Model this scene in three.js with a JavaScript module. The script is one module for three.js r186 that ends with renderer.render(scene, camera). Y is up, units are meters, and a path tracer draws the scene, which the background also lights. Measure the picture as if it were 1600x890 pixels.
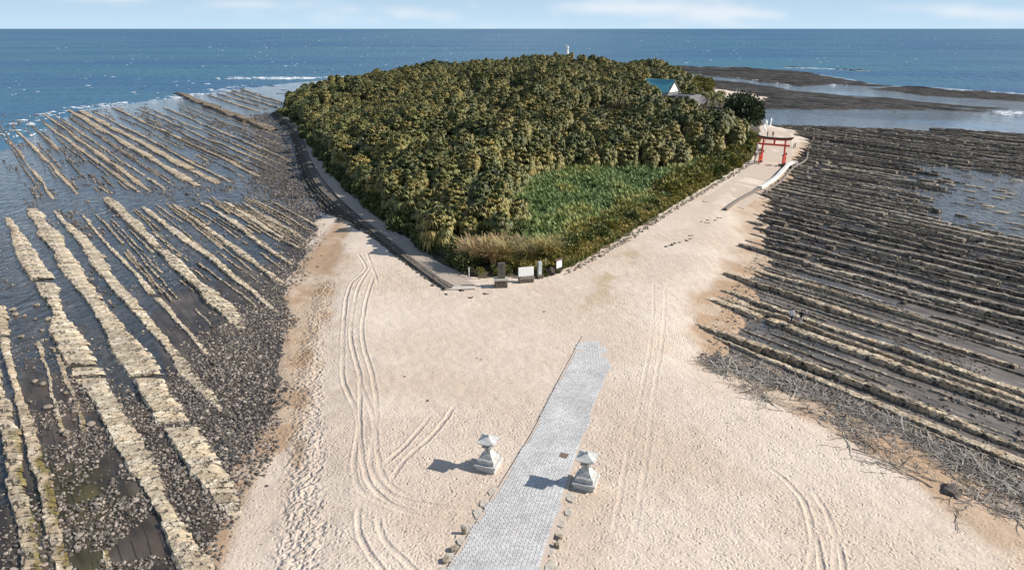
import * as THREE from 'three';
import { mergeGeometries } from 'three/addons/utils/BufferGeometryUtils.js';
import { RoundedBoxGeometry } from 'three/addons/geometries/RoundedBoxGeometry.js';
import { MarchingCubes } from 'three/addons/objects/MarchingCubes.js';

// ---------------------------------------------------------------- camera, sky, sun, exposure
const scene = new THREE.Scene();
const camera = new THREE.PerspectiveCamera(44.79, 1600 / 890, 0.5, 30000);
camera.position.set(0, 30.6, 0);
camera.rotation.set(-20.42 * Math.PI / 180, 0, 0);
scene.add(camera);
const renderer = new THREE.WebGLRenderer();
renderer.toneMapping = THREE.LinearToneMapping;
renderer.toneMappingExposure = 1.44;
renderer.shadowMap.enabled = true;

// seeded random numbers and value noise
function rng(seed) { let s = seed >>> 0 || 1; return () => { s = (s + 0x6D2B79F5) >>> 0; let t = s; t = Math.imul(t ^ (t >>> 15), t | 1); t ^= t + Math.imul(t ^ (t >>> 7), t | 61); return ((t ^ (t >>> 14)) >>> 0) / 4294967296; }; }
function hash(ix, iy) { let h = Math.imul(ix, 374761393) + Math.imul(iy, 668265263) | 0; h = Math.imul(h ^ (h >>> 13), 1274126177); return ((h ^ (h >>> 16)) >>> 0) / 4294967296; }
function noise(x, y) {
  const ix = Math.floor(x), iy = Math.floor(y); let fx = x - ix, fy = y - iy;
  fx = fx * fx * (3 - 2 * fx); fy = fy * fy * (3 - 2 * fy);
  const a = hash(ix, iy), b = hash(ix + 1, iy), c = hash(ix, iy + 1), d = hash(ix + 1, iy + 1);
  return (a + (b - a) * fx + (c - a) * fy + (a - b - c + d) * fx * fy) * 2 - 1;
}
function fbm(x, y, n = 4) { let s = 0, a = 0.5; for (let i = 0; i < n; i++) { s += a * noise(x, y); x = x * 2.03 + 17.1; y = y * 2.03 - 9.7; a *= 0.5; } return s; }
const clamp = (x, a, b) => Math.min(b, Math.max(a, x));
const sstep = (a, b, x) => { const t = clamp((x - a) / (b - a), 0, 1); return t * t * (3 - 2 * t); };
const mix = (a, b, t) => a + (b - a) * t;
const mix3 = (a, b, t) => [mix(a[0], b[0], t), mix(a[1], b[1], t), mix(a[2], b[2], t)];

{ // thin high cloud over a blue sky
  const W = 1024, H = 512, d = new Float32Array(W * H * 4);
  for (let j = 0; j < H; j++) for (let i = 0; i < W; i++) {
    const el = ((j + 0.5) / H - 0.5) * Math.PI, az = (i + 0.5) / W * 2 * Math.PI;
    const s = Math.max(Math.sin(el), 0), k = Math.pow(1 - s, 6);
    let c = mix3([0.095, 0.165, 0.29], [0.40, 0.54, 0.66], k);
    const r = 1 / (s + 0.10), cx = Math.cos(az) * r, cy = Math.sin(az) * r;
    const cl = sstep(-0.10, 0.45, fbm(cx * 1.1 + 3, cy * 1.1 + 7, 5)) * 0.78 * sstep(0, 0.03, s + 0.015);
    c = mix3(c, [0.60, 0.635, 0.68], cl);
    const o = (j * W + i) * 4; d[o] = c[0]; d[o + 1] = c[1]; d[o + 2] = c[2]; d[o + 3] = 1;
  }
  const sky = new THREE.DataTexture(d, W, H, THREE.RGBAFormat, THREE.FloatType);
  sky.mapping = THREE.EquirectangularReflectionMapping; sky.magFilter = THREE.LinearFilter; sky.minFilter = THREE.LinearFilter;
  sky.wrapS = THREE.RepeatWrapping; sky.needsUpdate = true;
  scene.background = sky; scene.environment = sky;
}
const sun = new THREE.DirectionalLight(new THREE.Color().setRGB(1, 0.945, 0.86), 5);
sun.position.set(160, 104, -140); sun.target.position.set(0, 0, -148);
sun.castShadow = true; sun.shadow.radius = 1;
Object.assign(sun.shadow.camera, { left: -330, right: 330, top: 330, bottom: -330, near: 1, far: 1200 });
sun.shadow.mapSize.set(4096, 4096);
scene.add(sun, sun.target);

// ---------------------------------------------------------------- helpers
const SX = 0.61566, SZ = 0.78801;                          // strike of the rock beds
const toW = (p, q) => [p * SZ + q * SX, -p * SX + q * SZ]; // (across, along) the beds -> x, z
const toP = (x, z) => [x * SZ - z * SX, x * SX + z * SZ];
const taken = {};
function numbered(n) { const k = taken[n] = (taken[n] ?? -1) + 1; return k ? n + '_' + String(k).padStart(3, '0') : n; }
function shadows(o) { o.castShadow = true; o.receiveShadow = true; return o; }
function mesh(name, geo, mat, parent) { const m = shadows(new THREE.Mesh(geo, mat)); if (parent) { m.name = name; parent.add(m); } else { m.name = numbered(name); scene.add(m); } return m; }
function group(name, x, y, z, turn = 0) { const g = new THREE.Group(); g.name = numbered(name); g.position.set(x, y, z); g.rotation.y = turn; scene.add(g); return g; }
function tag(o, label, category, grp) { o.userData.label = label; o.userData.category = category; if (grp) o.userData.group = grp; return o; }
function struct(o, label) { o.userData.kind = 'structure'; if (label) o.userData.label = label; return o; }
function stuff(o, label, category) { o.userData.kind = 'stuff'; o.userData.label = label; if (category) o.userData.category = category; return o; }
const box = (w, h, d, x = 0, y = 0, z = 0, r = 0) => { const g = r ? new RoundedBoxGeometry(w, h, d, 1, r) : new THREE.BoxGeometry(w, h, d); g.translate(x, y, z); return g; };
const cyl = (r0, r1, h, x = 0, y = 0, z = 0, n = 12) => { const g = new THREE.CylinderGeometry(r1, r0, h, n); g.translate(x, y + h / 2, z); return g; };
function merged(list) { return mergeGeometries(list.map((g) => { const n = g.index ? g.toNonIndexed() : g; for (const k of Object.keys(n.attributes)) if (!['position', 'normal', 'uv'].includes(k)) n.deleteAttribute(k); return n; })); }
function colored(g, fn) { const p = g.attributes.position, c = new Float32Array(p.count * 3); for (let i = 0; i < p.count; i++) { const v = fn(p.getX(i), p.getY(i), p.getZ(i), i); c[i * 3] = v[0]; c[i * 3 + 1] = v[1]; c[i * 3 + 2] = v[2]; } g.setAttribute('color', new THREE.BufferAttribute(c, 3)); return g; }
function std(r, g, b, rough = 0.9, extra = {}) { const m = new THREE.MeshStandardMaterial({ roughness: rough, side: THREE.DoubleSide, ...extra }); m.color.setRGB(r, g, b); return m; }
function tri(pos, nor, uv, col) { // arrays -> BufferGeometry
  const g = new THREE.BufferGeometry(); g.setAttribute('position', new THREE.Float32BufferAttribute(pos, 3));
  if (uv) g.setAttribute('uv', new THREE.Float32BufferAttribute(uv, 2)); if (col) g.setAttribute('color', new THREE.Float32BufferAttribute(col, 3));
  if (nor) g.setAttribute('normal', new THREE.Float32BufferAttribute(nor, 3)); else g.computeVertexNormals(); return g;
}
function dataTex(W, H, fn, srgb, channels = 3) {
  const d = new Uint8Array(W * H * 4);
  for (let j = 0; j < H; j++) for (let i = 0; i < W; i++) { const v = fn(i / W, j / H, i, j), o = (j * W + i) * 4; if (channels === 1) { d[o] = d[o + 1] = d[o + 2] = clamp(v, 0, 1) * 255; } else { d[o] = clamp(v[0], 0, 1) * 255; d[o + 1] = clamp(v[1], 0, 1) * 255; d[o + 2] = clamp(v[2], 0, 1) * 255; } d[o + 3] = 255; }
  const t = new THREE.DataTexture(d, W, H); t.wrapS = t.wrapT = THREE.RepeatWrapping; t.magFilter = THREE.LinearFilter; t.minFilter = THREE.LinearMipmapLinearFilter; t.generateMipmaps = true;
  if (srgb) t.colorSpace = THREE.SRGBColorSpace; t.needsUpdate = true; return t;
}
function tfbm(u, v, f, n) { // tileable
  let s = 0, a = 0.5; for (let k = 0; k < n; k++) {
    const x = u * f, y = v * f, ix = Math.floor(x), iy = Math.floor(y); let fx = x - ix, fy = y - iy; fx = fx * fx * (3 - 2 * fx); fy = fy * fy * (3 - 2 * fy);
    const H = (i, j) => hash(((i % f) + f) % f + k * 71, ((j % f) + f) % f + k * 37);
    const A = H(ix, iy), B = H(ix + 1, iy), C = H(ix, iy + 1), D = H(ix + 1, iy + 1);
    s += a * ((A + (B - A) * fx + (C - A) * fy + (A - B - C + D) * fx * fy) * 2 - 1); a *= 0.5; f *= 2;
  } return s;
}
function sdf(poly, x, z) { // positive inside
  let best = 1e9, ins = false;
  for (let i = 0, n = poly.length, j = n - 1; i < n; j = i++) {
    const ax = poly[j][0], az = poly[j][1], bx = poly[i][0], bz = poly[i][1], ex = bx - ax, ez = bz - az;
    const t = clamp(((x - ax) * ex + (z - az) * ez) / (ex * ex + ez * ez), 0, 1), dx = x - ax - ex * t, dz = z - az - ez * t, d = dx * dx + dz * dz;
    if (d < best) best = d;
    if ((az > z) !== (bz > z) && x < ax + ex * (z - az) / ez) ins = !ins;
  }
  return (ins ? 1 : -1) * Math.sqrt(best);
}
function distLine(line, x, z) {
  let best = 1e9; for (let i = 1; i < line.length; i++) { const ax = line[i - 1][0], az = line[i - 1][1], ex = line[i][0] - ax, ez = line[i][1] - az, t = clamp(((x - ax) * ex + (z - az) * ez) / (ex * ex + ez * ez), 0, 1), dx = x - ax - ex * t, dz = z - az - ez * t; best = Math.min(best, dx * dx + dz * dz); }
  return Math.sqrt(best);
}
function smoothLine(pts, step) { // [x,z] polyline -> evenly spaced points
  const c = new THREE.CatmullRomCurve3(pts.map((p) => new THREE.Vector3(p[0], 0, p[1])), false, 'centripetal'), n = Math.max(2, Math.round(c.getLength() / step));
  return c.getSpacedPoints(n).map((v) => [v.x, v.z]);
}
function sheet(xs, zs, yf, keep, uvf, colf) { // graded grid
  const nx = xs.length, nz = zs.length, pos = new Float32Array(nx * nz * 3), uv = new Float32Array(nx * nz * 2), col = colf ? new Float32Array(nx * nz * 3) : null, idx = [], K = new Uint8Array(nx * nz);
  for (let j = 0; j < nz; j++) for (let i = 0; i < nx; i++) {
    const k = j * nx + i, x = xs[i], z = zs[j], y = yf(x, z); pos[k * 3] = x; pos[k * 3 + 1] = y; pos[k * 3 + 2] = z; K[k] = keep ? keep(x, z, y) : 1;
    const u = uvf(x, z); uv[k * 2] = u[0]; uv[k * 2 + 1] = u[1];
    if (col) { const c = colf(x, z, y); col[k * 3] = c[0]; col[k * 3 + 1] = c[1]; col[k * 3 + 2] = c[2]; }
  }
  for (let j = 0; j < nz - 1; j++) for (let i = 0; i < nx - 1; i++) { const a = j * nx + i, b = a + 1, c = a + nx, d = c + 1; if (K[a] || K[b] || K[c] || K[d]) idx.push(a, b, c, b, d, c); }
  const g = new THREE.BufferGeometry(); g.setAttribute('position', new THREE.BufferAttribute(pos, 3)); g.setAttribute('uv', new THREE.BufferAttribute(uv, 2)); if (col) g.setAttribute('color', new THREE.BufferAttribute(col, 3));
  g.setIndex(idx); g.computeVertexNormals(); if (g.attributes.normal.getY(0) < 0) { for (let i = 0; i < idx.length; i += 3) { const t = idx[i]; idx[i] = idx[i + 1]; idx[i + 1] = t; } g.setIndex(idx); g.computeVertexNormals(); }
  return g;
}
const range = (a, b, s) => { const n = Math.round(Math.abs(b - a) / s), r = []; for (let i = 0; i <= n; i++) r.push(a + (b - a) * i / n); return r; };

// ---------------------------------------------------------------- plan of the place (metres; x right, z towards the camera)
const SAND = [[-14, -12], [-16.8, -26], [-17.3, -32.9], [-18.2, -38.1], [-19.3, -45.6], [-21, -55.8], [-24.1, -67.1], [-27.2, -78.3], [-29.1, -93.4], [-32.3, -112], [-30, -119], [-33, -123.5], [-40, -139], [-49.5, -166], [-64, -208], [-89, -267], [-40, -300], [60, -300], [83.2, -240], [89, -219.4], [84.3, -197.5], [72.4, -176], [61, -153], [50.5, -134.1], [41, -110.4], [36, -93.4], [27.4, -78.3], [21.8, -66], [21, -62], [28.5, -54.5], [33, -47.2], [36.5, -40.7], [42, -30], [52, -12]];
const DRY = [[-14, -12], [-15.6, -26], [-16, -32.9], [-16.9, -38.1], [-17.8, -45.6], [-19, -55.8], [-20.5, -67.1], [-22, -78.3], [-22.5, -93.4], [-26, -106], [-29, -119], [-33, -123.5], [-40, -139], [-49.5, -166], [-64, -208], [-89, -267], [-40, -300], [60, -300], [82, -240], [87, -219.4], [82, -197.5], [70.4, -176], [58, -153], [48, -134.1], [37, -110.4], [31, -93.4], [22.4, -78.3], [17.8, -66], [17.5, -60], [20, -54.6], [24, -50.3], [27, -43.9], [29, -39.4], [30.5, -35], [37, -12]];
const BEACH = [[88, -292], [103, -298], [115, -328], [118, -346], [107, -374], [98, -385], [86, -340]];
const ISLAND = [[-4.6, -83], [-9.3, -88], [-17.9, -104.4], [-28.4, -126], [-40.8, -157.3], [-52.4, -184.2], [-66.4, -221.5], [-85.5, -265.5], [-95, -300], [-93, -345], [-76, -410], [-40, -485], [25, -535], [80, -510], [112, -450], [112, -400], [101, -352], [94, -292], [84, -236], [72, -199], [57, -164], [43, -141.8], [28.7, -119.6], [14.3, -96.6], [8, -86.8], [2, -83.4]];
const REEF = [[-60, 5], [-100, -60], [-122, -122], [-140, -190], [-160, -242], [-174, -284], [-157, -338], [-147, -380], [-134, -420], [-108, -470], [-105, -530], [0, -575], [125, -622], [185, -594], [216, -534], [216, -455], [214, -405], [232, -398], [262, -347], [232, -302], [203, -272], [186, -240], [170, -205], [215, -150], [215, 5]];
const S1 = [[90, -330], [100, -288], [128.5, -283], [170, -286], [196, -277], [185, -303], [164.8, -334], [145, -369], [135, -421], [123.4, -450], [105, -440]];
const S2 = [[105, -600], [125, -617], [181, -588], [210, -535], [209, -459], [208, -402], [183.4, -411], [160, -400], [149, -450], [131, -500], [112, -520]];
const S3 = [[194, -385], [218, -394], [228, -374], [252, -347], [226, -313], [209.7, -333], [198, -358]];
const LAGOON = [[70, -262], [84, -240], [112, -236], [141, -221], [158, -206], [230, -160], [260, -270], [200, -275], [170, -284], [128, -281], [100, -286], [88, -290]];
const COBBLE = [[-37.4, -119.3], [-33, -100], [-29.5, -84], [-29.8, -74.5], [-31.4, -67.3], [-30.9, -57.2], [-33.8, -53.6], [-39.9, -57.2], [-37.5, -50.4], [-32.2, -41], [-28, -26], [-14, -22], [-18.1, -38.2], [-19.3, -45.7], [-21, -56], [-25.1, -70.7], [-28, -93]];
const WALK = [[-5.2, -79.5], [-11.6, -88.9], [-19.9, -104.3], [-29.3, -122.8], [-39.3, -146], [-49.9, -174], [-64.4, -214.5], [-86.5, -266]];
const WALL = [[-7.4, -78.5], [-14.1, -90.1], [-22.1, -104.9], [-31.6, -122], [-39.2, -138.3], [-49, -166.2], [-63.6, -208.8], [-88.8, -267]];
const TRACKS = [
  [[-22, -93.6], [-19.4, -86.4], [-20.1, -80.8], [-19, -72.6], [-17.4, -64.7], [-15.4, -56.1], [-12.5, -48.8], [-11.6, -42.8], [-10.5, -39.8], [-8.8, -38.4], [-6.1, -37.1], [-3.4, -36.6]],
  [[-18.8, -88], [-18.9, -79.9], [-18, -72.6], [-16.6, -64.7], [-13.9, -56.1], [-12.4, -48.8], [-11.3, -44.2], [-10, -40.5], [-8.2, -38.4], [-5.7, -37.1]],
  [[-21.9, -97.6], [-19.5, -89.9], [-16.5, -79.9]],
  [[-17.8, -83.9], [-16.9, -73.8], [-15.4, -64.7], [-12.7, -56.1], [-11, -48.8], [-10.6, -44.2], [-9.9, -41.5], [-8.3, -39.3], [-5.9, -38.3], [-3.1, -37.7]],
  [[-14.1, -56.1], [-11.4, -49.3], [-9.7, -42.8], [-8.5, -40.3], [-6.3, -38.5]],
  [[-10.1, -38.8], [-10.1, -37.1], [-9.3, -34.7], [-7.7, -32.3], [-6, -30]], [[-8.9, -37.7], [-8.6, -36.2], [-7.6, -34.3], [-5.9, -32.4], [-4.2, -30.4]],
  [[-6.4, -50.4], [-8, -45.6], [-9.5, -42.4]], [[-4.7, -51.5], [-6.3, -46.5], [-8, -43.1], [-8.7, -40.5]],
  [[18.3, -43.1], [19.1, -41.3], [19.6, -38.8], [19.2, -36.2], [18.6, -34.4], [17.5, -32.3], [16, -30]], [[20.7, -39.9], [20.7, -37.4], [20.2, -35.1], [19, -32.3], [18, -30]],
  [[19.2, -35.8], [18.2, -32.3], [17.4, -30]], [[20.3, -35.1], [19.5, -32.3], [18.8, -30]],
  [[17.8, -81.5], [14.6, -65.9], [11.1, -52.6], [8, -41.6], [6.1, -34.4]], [[19, -80.3], [15.8, -65.9], [12.8, -54.9], [9.7, -42.5], [7.2, -33.9]]];
const BERM = [[-23.5, -82], [-20.4, -63.3], [-17.3, -50.8], [-14.6, -40.4], [-12.6, -32.5], [-11.6, -27]];
const PATH_L = [[-5.4, -27], [-3.8, -32.4], [-0.9, -40.1], [1.5, -46.6], [4.8, -57.3], [7.3, -65.1]], PATH_R = [[0.9, -27], [1.9, -32.4], [4, -40.1], [6.6, -49.4], [9.3, -58], [9.8, -65.1]];

const sandNoise = (x, z) => fbm(x * 0.13, z * 0.13, 3) * 2.2 + fbm(x * 0.9 + 5, z * 0.9, 2) * 0.5;
function sandBase(x, z) {
  let s = Math.max(sdf(SAND, x, z) + sandNoise(x, z), sdf(BEACH, x, z) + fbm(x * 0.1, z * 0.1, 2) * 4);
  if (s < 0) return 0.16 + s * 0.13;
  return 0.16 + 0.56 * sstep(0, 9, s) + 0.3 * sstep(-95, -150, z);
}
function sandY(x, z) {
  let y = sandBase(x, z);
  if (y > 0 && z > -130) { const b = Math.exp(-Math.pow(distLine(BERM, x, z) / 0.8, 2)); y += (fbm(x * 1.7, z * 1.3, 3) * 0.05 + noise(x * 4.1, z * 3.3) * 0.014) * (1 + 2.2 * b) + 0.06 * b; }
  return y;
}
const islandD = (x, z) => sdf(ISLAND, x, z);
function islandY(x, z) { const d = islandD(x, z) + noise(x * 0.3, z * 0.3) * 0.6; return d < 0 ? 0.9 + d * 0.5 : 0.9 + 0.35 * sstep(0, 3, d) + 4.6 * sstep(10, 95, d) * sstep(-130, -380, z) * (0.3 + 0.7 * sstep(-85, 0, x)) + 1.2 * sstep(5, 40, d); }
function reefY(x, z) {
  const [p, q] = toP(x, z), n = fbm(p * 0.22, q * 0.06, 4), n2 = fbm(p * 0.9 + 40, q * 0.2, 3);
  let h;
  if (x < -15 && q < -30) {
    const s = sdf(COBBLE, x, z) + n * 6;
    h = mix(-0.02, 0.07, sstep(-5, 3, s)) - 0.07 * sstep(-92, -128, q) + n * 0.09 + n2 * 0.03;
    if (z < -130) h = -0.06 + n * 0.13 + n2 * 0.05 + 0.16 * sstep(14, 2, distLine(WALL, x, z));
  } else {
    const pool = sstep(120, 130, p) * sstep(186, 172, p) * sstep(-52, -40, q + (p - 126) * 0.41 + n * 10);
    h = p < 86 ? 0.012 + n * 0.05 + n2 * 0.015 : 0.02 + n * 0.10 + n2 * 0.05; h -= pool * 0.3;
    if (z < -190) { const L = sdf(LAGOON, x, z) + n * 7; h = mix(h, -0.7, sstep(-3, 5, L)); }
  }
  const r = sdf(REEF, x, z) + n * 10; return h - 2.5 * sstep(6, -14, r);
}
function shelfD(x, z) { return Math.max(sdf(S1, x, z), sdf(S2, x, z), sdf(S3, x, z)); }

// ---------------------------------------------------------------- textures
const rockTex = dataTex(512, 512, (u, v) => { const a = tfbm(u, v, 12, 4), b = tfbm(u, v * 0.25 + u * 0.0, 48, 2), st = tfbm(u, v, 4, 3); let k = 0.88 + a * 0.22 + st * 0.12; if (a + b * 0.8 < -0.42) k *= 0.45; return [k, k * (0.975 + st * 0.04), k * (0.93 + st * 0.08)]; }, true);
const rockBump = dataTex(512, 512, (u, v) => 0.55 + tfbm(u, v, 16, 5) * 0.6, false, 1);
const mudTex = dataTex(512, 512, (u, v, i, j) => { let k = 0.74 + tfbm(u, v, 8, 5) * 0.34; const line = Math.abs(((u * 9 + tfbm(u, v, 4, 2) * 0.35) % 1 + 1) % 1 - 0.5); if (line < 0.035 && tfbm(u, v, 6, 2) > -0.15) k *= 0.5; return [k, k * 0.97, k * 0.93]; }, true);
const mudBump = dataTex(512, 512, (u, v) => 0.5 + tfbm(u, v, 10, 5) * 0.5, false, 1);
const grainTex = dataTex(512, 512, (u, v) => { const a = tfbm(u, v, 64, 3), b = tfbm(u, v, 8, 3); let k = 0.93 + a * 0.13 + b * 0.025; if (a < -0.56) k *= 0.78; return [k, k * 0.99, k * 0.975]; }, true);
const stoneTex = dataTex(256, 256, (u, v) => { const a = tfbm(u, v, 64, 2), b = tfbm(u, v, 6, 3); const k = 0.88 + a * 0.16 + b * 0.16; return [k, k, k * 0.99]; }, true);
const leafRough = 0.62;

// ---------------------------------------------------------------- setting: sea, reef, sand, island
{
  const wave = dataTex(1024, 1024, (u, v) => 0.5 + tfbm(u, v * 0.5 + u * 0.0, 24, 5) * 0.42 + tfbm(u, v, 9, 3) * 0.25, false, 1);
  const m = new THREE.MeshPhysicalMaterial({ roughness: 0.4, specularIntensity: 0.5, ior: 1.33, bumpMap: wave, bumpScale: 1.1, vertexColors: true }); m.color.setRGB(1, 1, 1);
  const zs = [...range(20, -120, 10), ...range(-124, -640, 3.2), ...range(-650, -1400, 9), ...range(-1450, -4000, 60), -5000, -7000, -10000, -14000, -20000];
  const xs = [-14000, -7000, -4000, -2500, -1700, ...range(-1200, -420, 14), ...range(-412, 500, 4), ...range(510, 1200, 14), 1700, 2500, 4000, 7000, 14000];
  const swell = (x, z) => 0.30 * Math.sin(x * 0.05 + z * 0.21 + fbm(x * 0.01, z * 0.02, 2) * 5) + 0.5 * fbm(x * 0.035 + 3, z * 0.11, 3);
  const g = sheet(xs, zs, (x, z) => { const far = z < -1500 || Math.abs(x) > 1300; if (far) return 0; const r = sdf(REEF, x, z); return -3.2 * sstep(3, 14, r) + 0.02 + swell(x, z) * 0.8 * sstep(0, -60, r); },
    null, (x, z) => [x / 70, z / 70],
    (x, z) => { const n = fbm(x * 0.004, z * 0.012, 3); return mix3([0.034, 0.100, 0.195], [0.05, 0.14, 0.20], clamp(0.45 + n * 1.5, 0, 1)); });
  struct(mesh('sea', g, m));
  const lw = new THREE.MeshPhysicalMaterial({ roughness: 0.05, transmission: 1, thickness: 0, ior: 1.33, bumpMap: wave, bumpScale: 0.2 }); lw.color.setRGB(0.85, 0.88, 0.88);
  const lg = sheet(range(-200, 280, 5), range(0, -640, 5), () => 0, (x, z) => sdf(REEF, x, z) > 1, (x, z) => [x / 16, z / 16]);
  struct(mesh('shallow_water', lg, lw));
}
{ // rock floor of the wave-cut reef
  const ps = range(-40, 262, 0.85), qs = range(-470, 40, 2.1), nx = ps.length;
  const g = sheet(ps, qs, (p, q) => { const [x, z] = toW(p, q); return reefY(x, z); }, (p, q) => { const [x, z] = toW(p, q); if (sdf(REEF, x, z) < -16) return 0; return sdf(SAND, x, z) < 9 && sdf(ISLAND, x, z) < 12 ? 1 : 0; }, (p, q) => [p / 7, q / 22],
    (p, q) => {
      const [x, z] = toW(p, q), n = fbm(p * 0.5, q * 0.15, 4), n2 = fbm(p * 0.15 + 9, q * 0.08, 3);
      let c = mix3([0.085, 0.072, 0.062], [0.15, 0.125, 0.105], clamp(0.5 + n * 1.2, 0, 1));
      if (x < -15) { const al = sstep(-0.05, 0.2, n2 + n * 0.5) * sstep(-78, -56, q) * sstep(6, 1, p); c = mix3(c, [0.11, 0.095, 0.018], al * 0.85); if (p < 9 && q > -75) c = mix3(c, [0.12, 0.085, 0.055], 0.5 * sstep(0.1, -0.2, n2)); }
      else if (p < 86) c = mix3(c, [0.29, 0.26, 0.24], 0.85); else c = mix3(c, [0.045, 0.038, 0.034], 0.65);
      return c;
    });
  const P = g.attributes.position; for (let i = 0; i < P.count; i++) { const [x, z] = toW(P.getX(i), P.getZ(i)); P.setX(i, x); P.setZ(i, z); }
  g.computeVertexNormals(); if (g.attributes.normal.getY(Math.floor(P.count / 2)) < 0) { const ix = g.index.array; for (let i = 0; i < ix.length; i += 3) { const t = ix[i]; ix[i] = ix[i + 1]; ix[i + 1] = t; } g.computeVertexNormals(); }
  struct(mesh('reef_floor', g, new THREE.MeshStandardMaterial({ vertexColors: true, map: mudTex, bumpMap: mudBump, bumpScale: 0.05, roughness: 0.42, side: THREE.DoubleSide })));
}
{ // the far rock shelves
  const f = (p, q) => { const [x, z] = toW(p, q), d = shelfD(x, z) + 4.5 + fbm(p * 0.12, q * 0.04, 3) * 9; const n = noise(p * 0.42, q * 0.035), n2 = noise(p * 1.3 + 8, q * 0.12); return d < 0 ? d * 0.12 - 0.15 : -0.15 + sstep(0, 5, d) * (0.34 + n * 0.5 + n2 * 0.34) + fbm(p * 0.8, q * 0.4, 2) * 0.3; };
  const g = sheet(range(228, 560, 0.95), range(-480, -60, 2.6), f, (p, q, y) => y > -0.6, (p, q) => [p / 6, q / 14], (p, q) => { const n = fbm(p * 0.6, q * 0.2, 3); return mix3([0.022, 0.02, 0.019], [0.085, 0.072, 0.063], clamp(0.25 + n * 1.7, 0, 1)); });
  const P = g.attributes.position; for (let i = 0; i < P.count; i++) { const [x, z] = toW(P.getX(i), P.getZ(i)); P.setX(i, x); P.setZ(i, z); } g.computeVertexNormals();
  struct(mesh('rock_shelf', g, new THREE.MeshStandardMaterial({ vertexColors: true, map: rockTex, bumpMap: rockBump, bumpScale: 0.25, roughness: 0.85, side: THREE.DoubleSide })));
}
{ // sand spit, with tyre tracks and footprints as relief
  const N = 2048, X0 = -26, Z0 = -94, L = 66, px = N / L, h = new Float32Array(N * N).fill(0), R = rng(5);
  const stamp = (x, z, rad, fn) => { const cx = (x - X0) * px, cy = (z - Z0) * px, r = Math.ceil(rad * px); for (let j = Math.max(1, Math.floor(cy - r)); j <= Math.min(N - 2, cy + r); j++) for (let i = Math.max(1, Math.floor(cx - r)); i <= Math.min(N - 2, cx + r); i++) fn(j * N + i, (i - cx) / px, (j - cy) / px); };
  for (let k = 0; k < 60000; k++) {
    const z = Z0 + R() * L, x = X0 + R() * L, dens = 0.42 + 0.9 * noise(x * 0.11 + 4, z * 0.11) + 0.5 * sstep(-62, -40, z) - 0.5 * sstep(9, 2, Math.hypot(x + 3, z + 66) / 2.2);
    if (R() > dens) continue; const a = R() * 6.3, ca = Math.cos(a), sa = Math.sin(a), s = 0.5 + R() * 0.6, dp = 0.14 + R() * 0.36;
    stamp(x, z, 0.34 * s, (o, dx, dz) => { const u = (dx * ca + dz * sa) / (0.17 * s), v = (-dx * sa + dz * ca) / (0.085 * s), r = u * u + v * v; h[o] += dp * (-Math.exp(-r) + 0.42 * Math.exp(-Math.pow(Math.sqrt(r) - 1.55, 2) * 4)); });
  }
  const td = new Float32Array(N * N).fill(9), ta = new Float32Array(N * N); // distance to the nearest wheel rut, and its depth
  TRACKS.forEach((t, ti) => { const am = ti > 12 ? 0.35 : 1, pts = smoothLine(t, 0.06), np = pts.length; pts.forEach(([x0, z0], pi) => { const x = x0 + noise(pi * 0.05, ti * 9) * 0.04, z = z0 + noise(pi * 0.05, ti * 9 + 4) * 0.04, dp = am * clamp(0.85 + 0.6 * noise(pi * 0.012, ti * 5 + 1), 0.4, 1.2) * sstep(0, 30, pi) * sstep(np, np - 30, pi) * (0.9 + 0.2 * Math.sin(pi * 1.7)); stamp(x, z, 0.5, (o, dx, dz) => { const r = Math.hypot(dx, dz); if (r < td[o]) { td[o] = r; ta[o] = dp; } }); }); });
  for (let o = 0; o < N * N; o++) if (td[o] < 0.6) { const r = td[o] + 0.03 * noise((o % N) * 0.15, Math.floor(o / N) * 0.15), cover = Math.exp(-Math.pow(r / 0.2, 4)) * Math.min(1, ta[o]); h[o] = h[o] * (1 - cover * 0.8) + 0.8 * ta[o] * (-0.95 * Math.exp(-Math.pow(r / 0.15, 4)) + 0.6 * Math.exp(-Math.pow((r - 0.27) / 0.08, 2))); }
  for (let k = 0; k < 3600; k++) { const t = R() * 4.99, i = Math.floor(t), f = t - i, x = mix(BERM[i][0], BERM[i + 1][0], f) + (R() + R() - 1) * 1.5, z = mix(BERM[i][1], BERM[i + 1][1], f) + (R() - 0.5), a = R() * 6.3, s = 0.8 + R() * 0.9, dp = 0.3 + R() * 0.5, ca = Math.cos(a), sa = Math.sin(a); stamp(x, z, 0.4 * s, (o, dx, dz) => { const u = (dx * ca + dz * sa) / (0.2 * s), v = (-dx * sa + dz * ca) / (0.1 * s), r = u * u + v * v; h[o] = clamp(h[o] + dp * (-Math.exp(-r) + 0.42 * Math.exp(-Math.pow(Math.sqrt(r) - 1.55, 2) * 4)), -1.4, 1); }); }
  const bump = dataTex(N, N, (u, v, i, j) => { const e = Math.min(i, j, N - 1 - i, N - 1 - j); return 0.6 + (e < 20 ? 0 : (h[j * N + i] * 0.36 + noise(i * 0.21, j * 0.21) * 0.05 + noise(i * 0.07 + 9, j * 0.07) * 0.05)); }, false, 1);
  bump.wrapS = bump.wrapT = THREE.ClampToEdgeWrapping;
  const map = grainTex.clone(); map.repeat.set(L / 4.3, L / 4.3); map.needsUpdate = true;
  const xs = [...range(-110, -27, 1.6), ...range(-26.6, 44, 0.26), ...range(45, 130, 1.5)], zs = [...range(-8, -27, 1), ...range(-27.3, -88, 0.27), ...range(-88.8, -140, 0.7), ...range(-141.5, -390, 1.8)];
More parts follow.
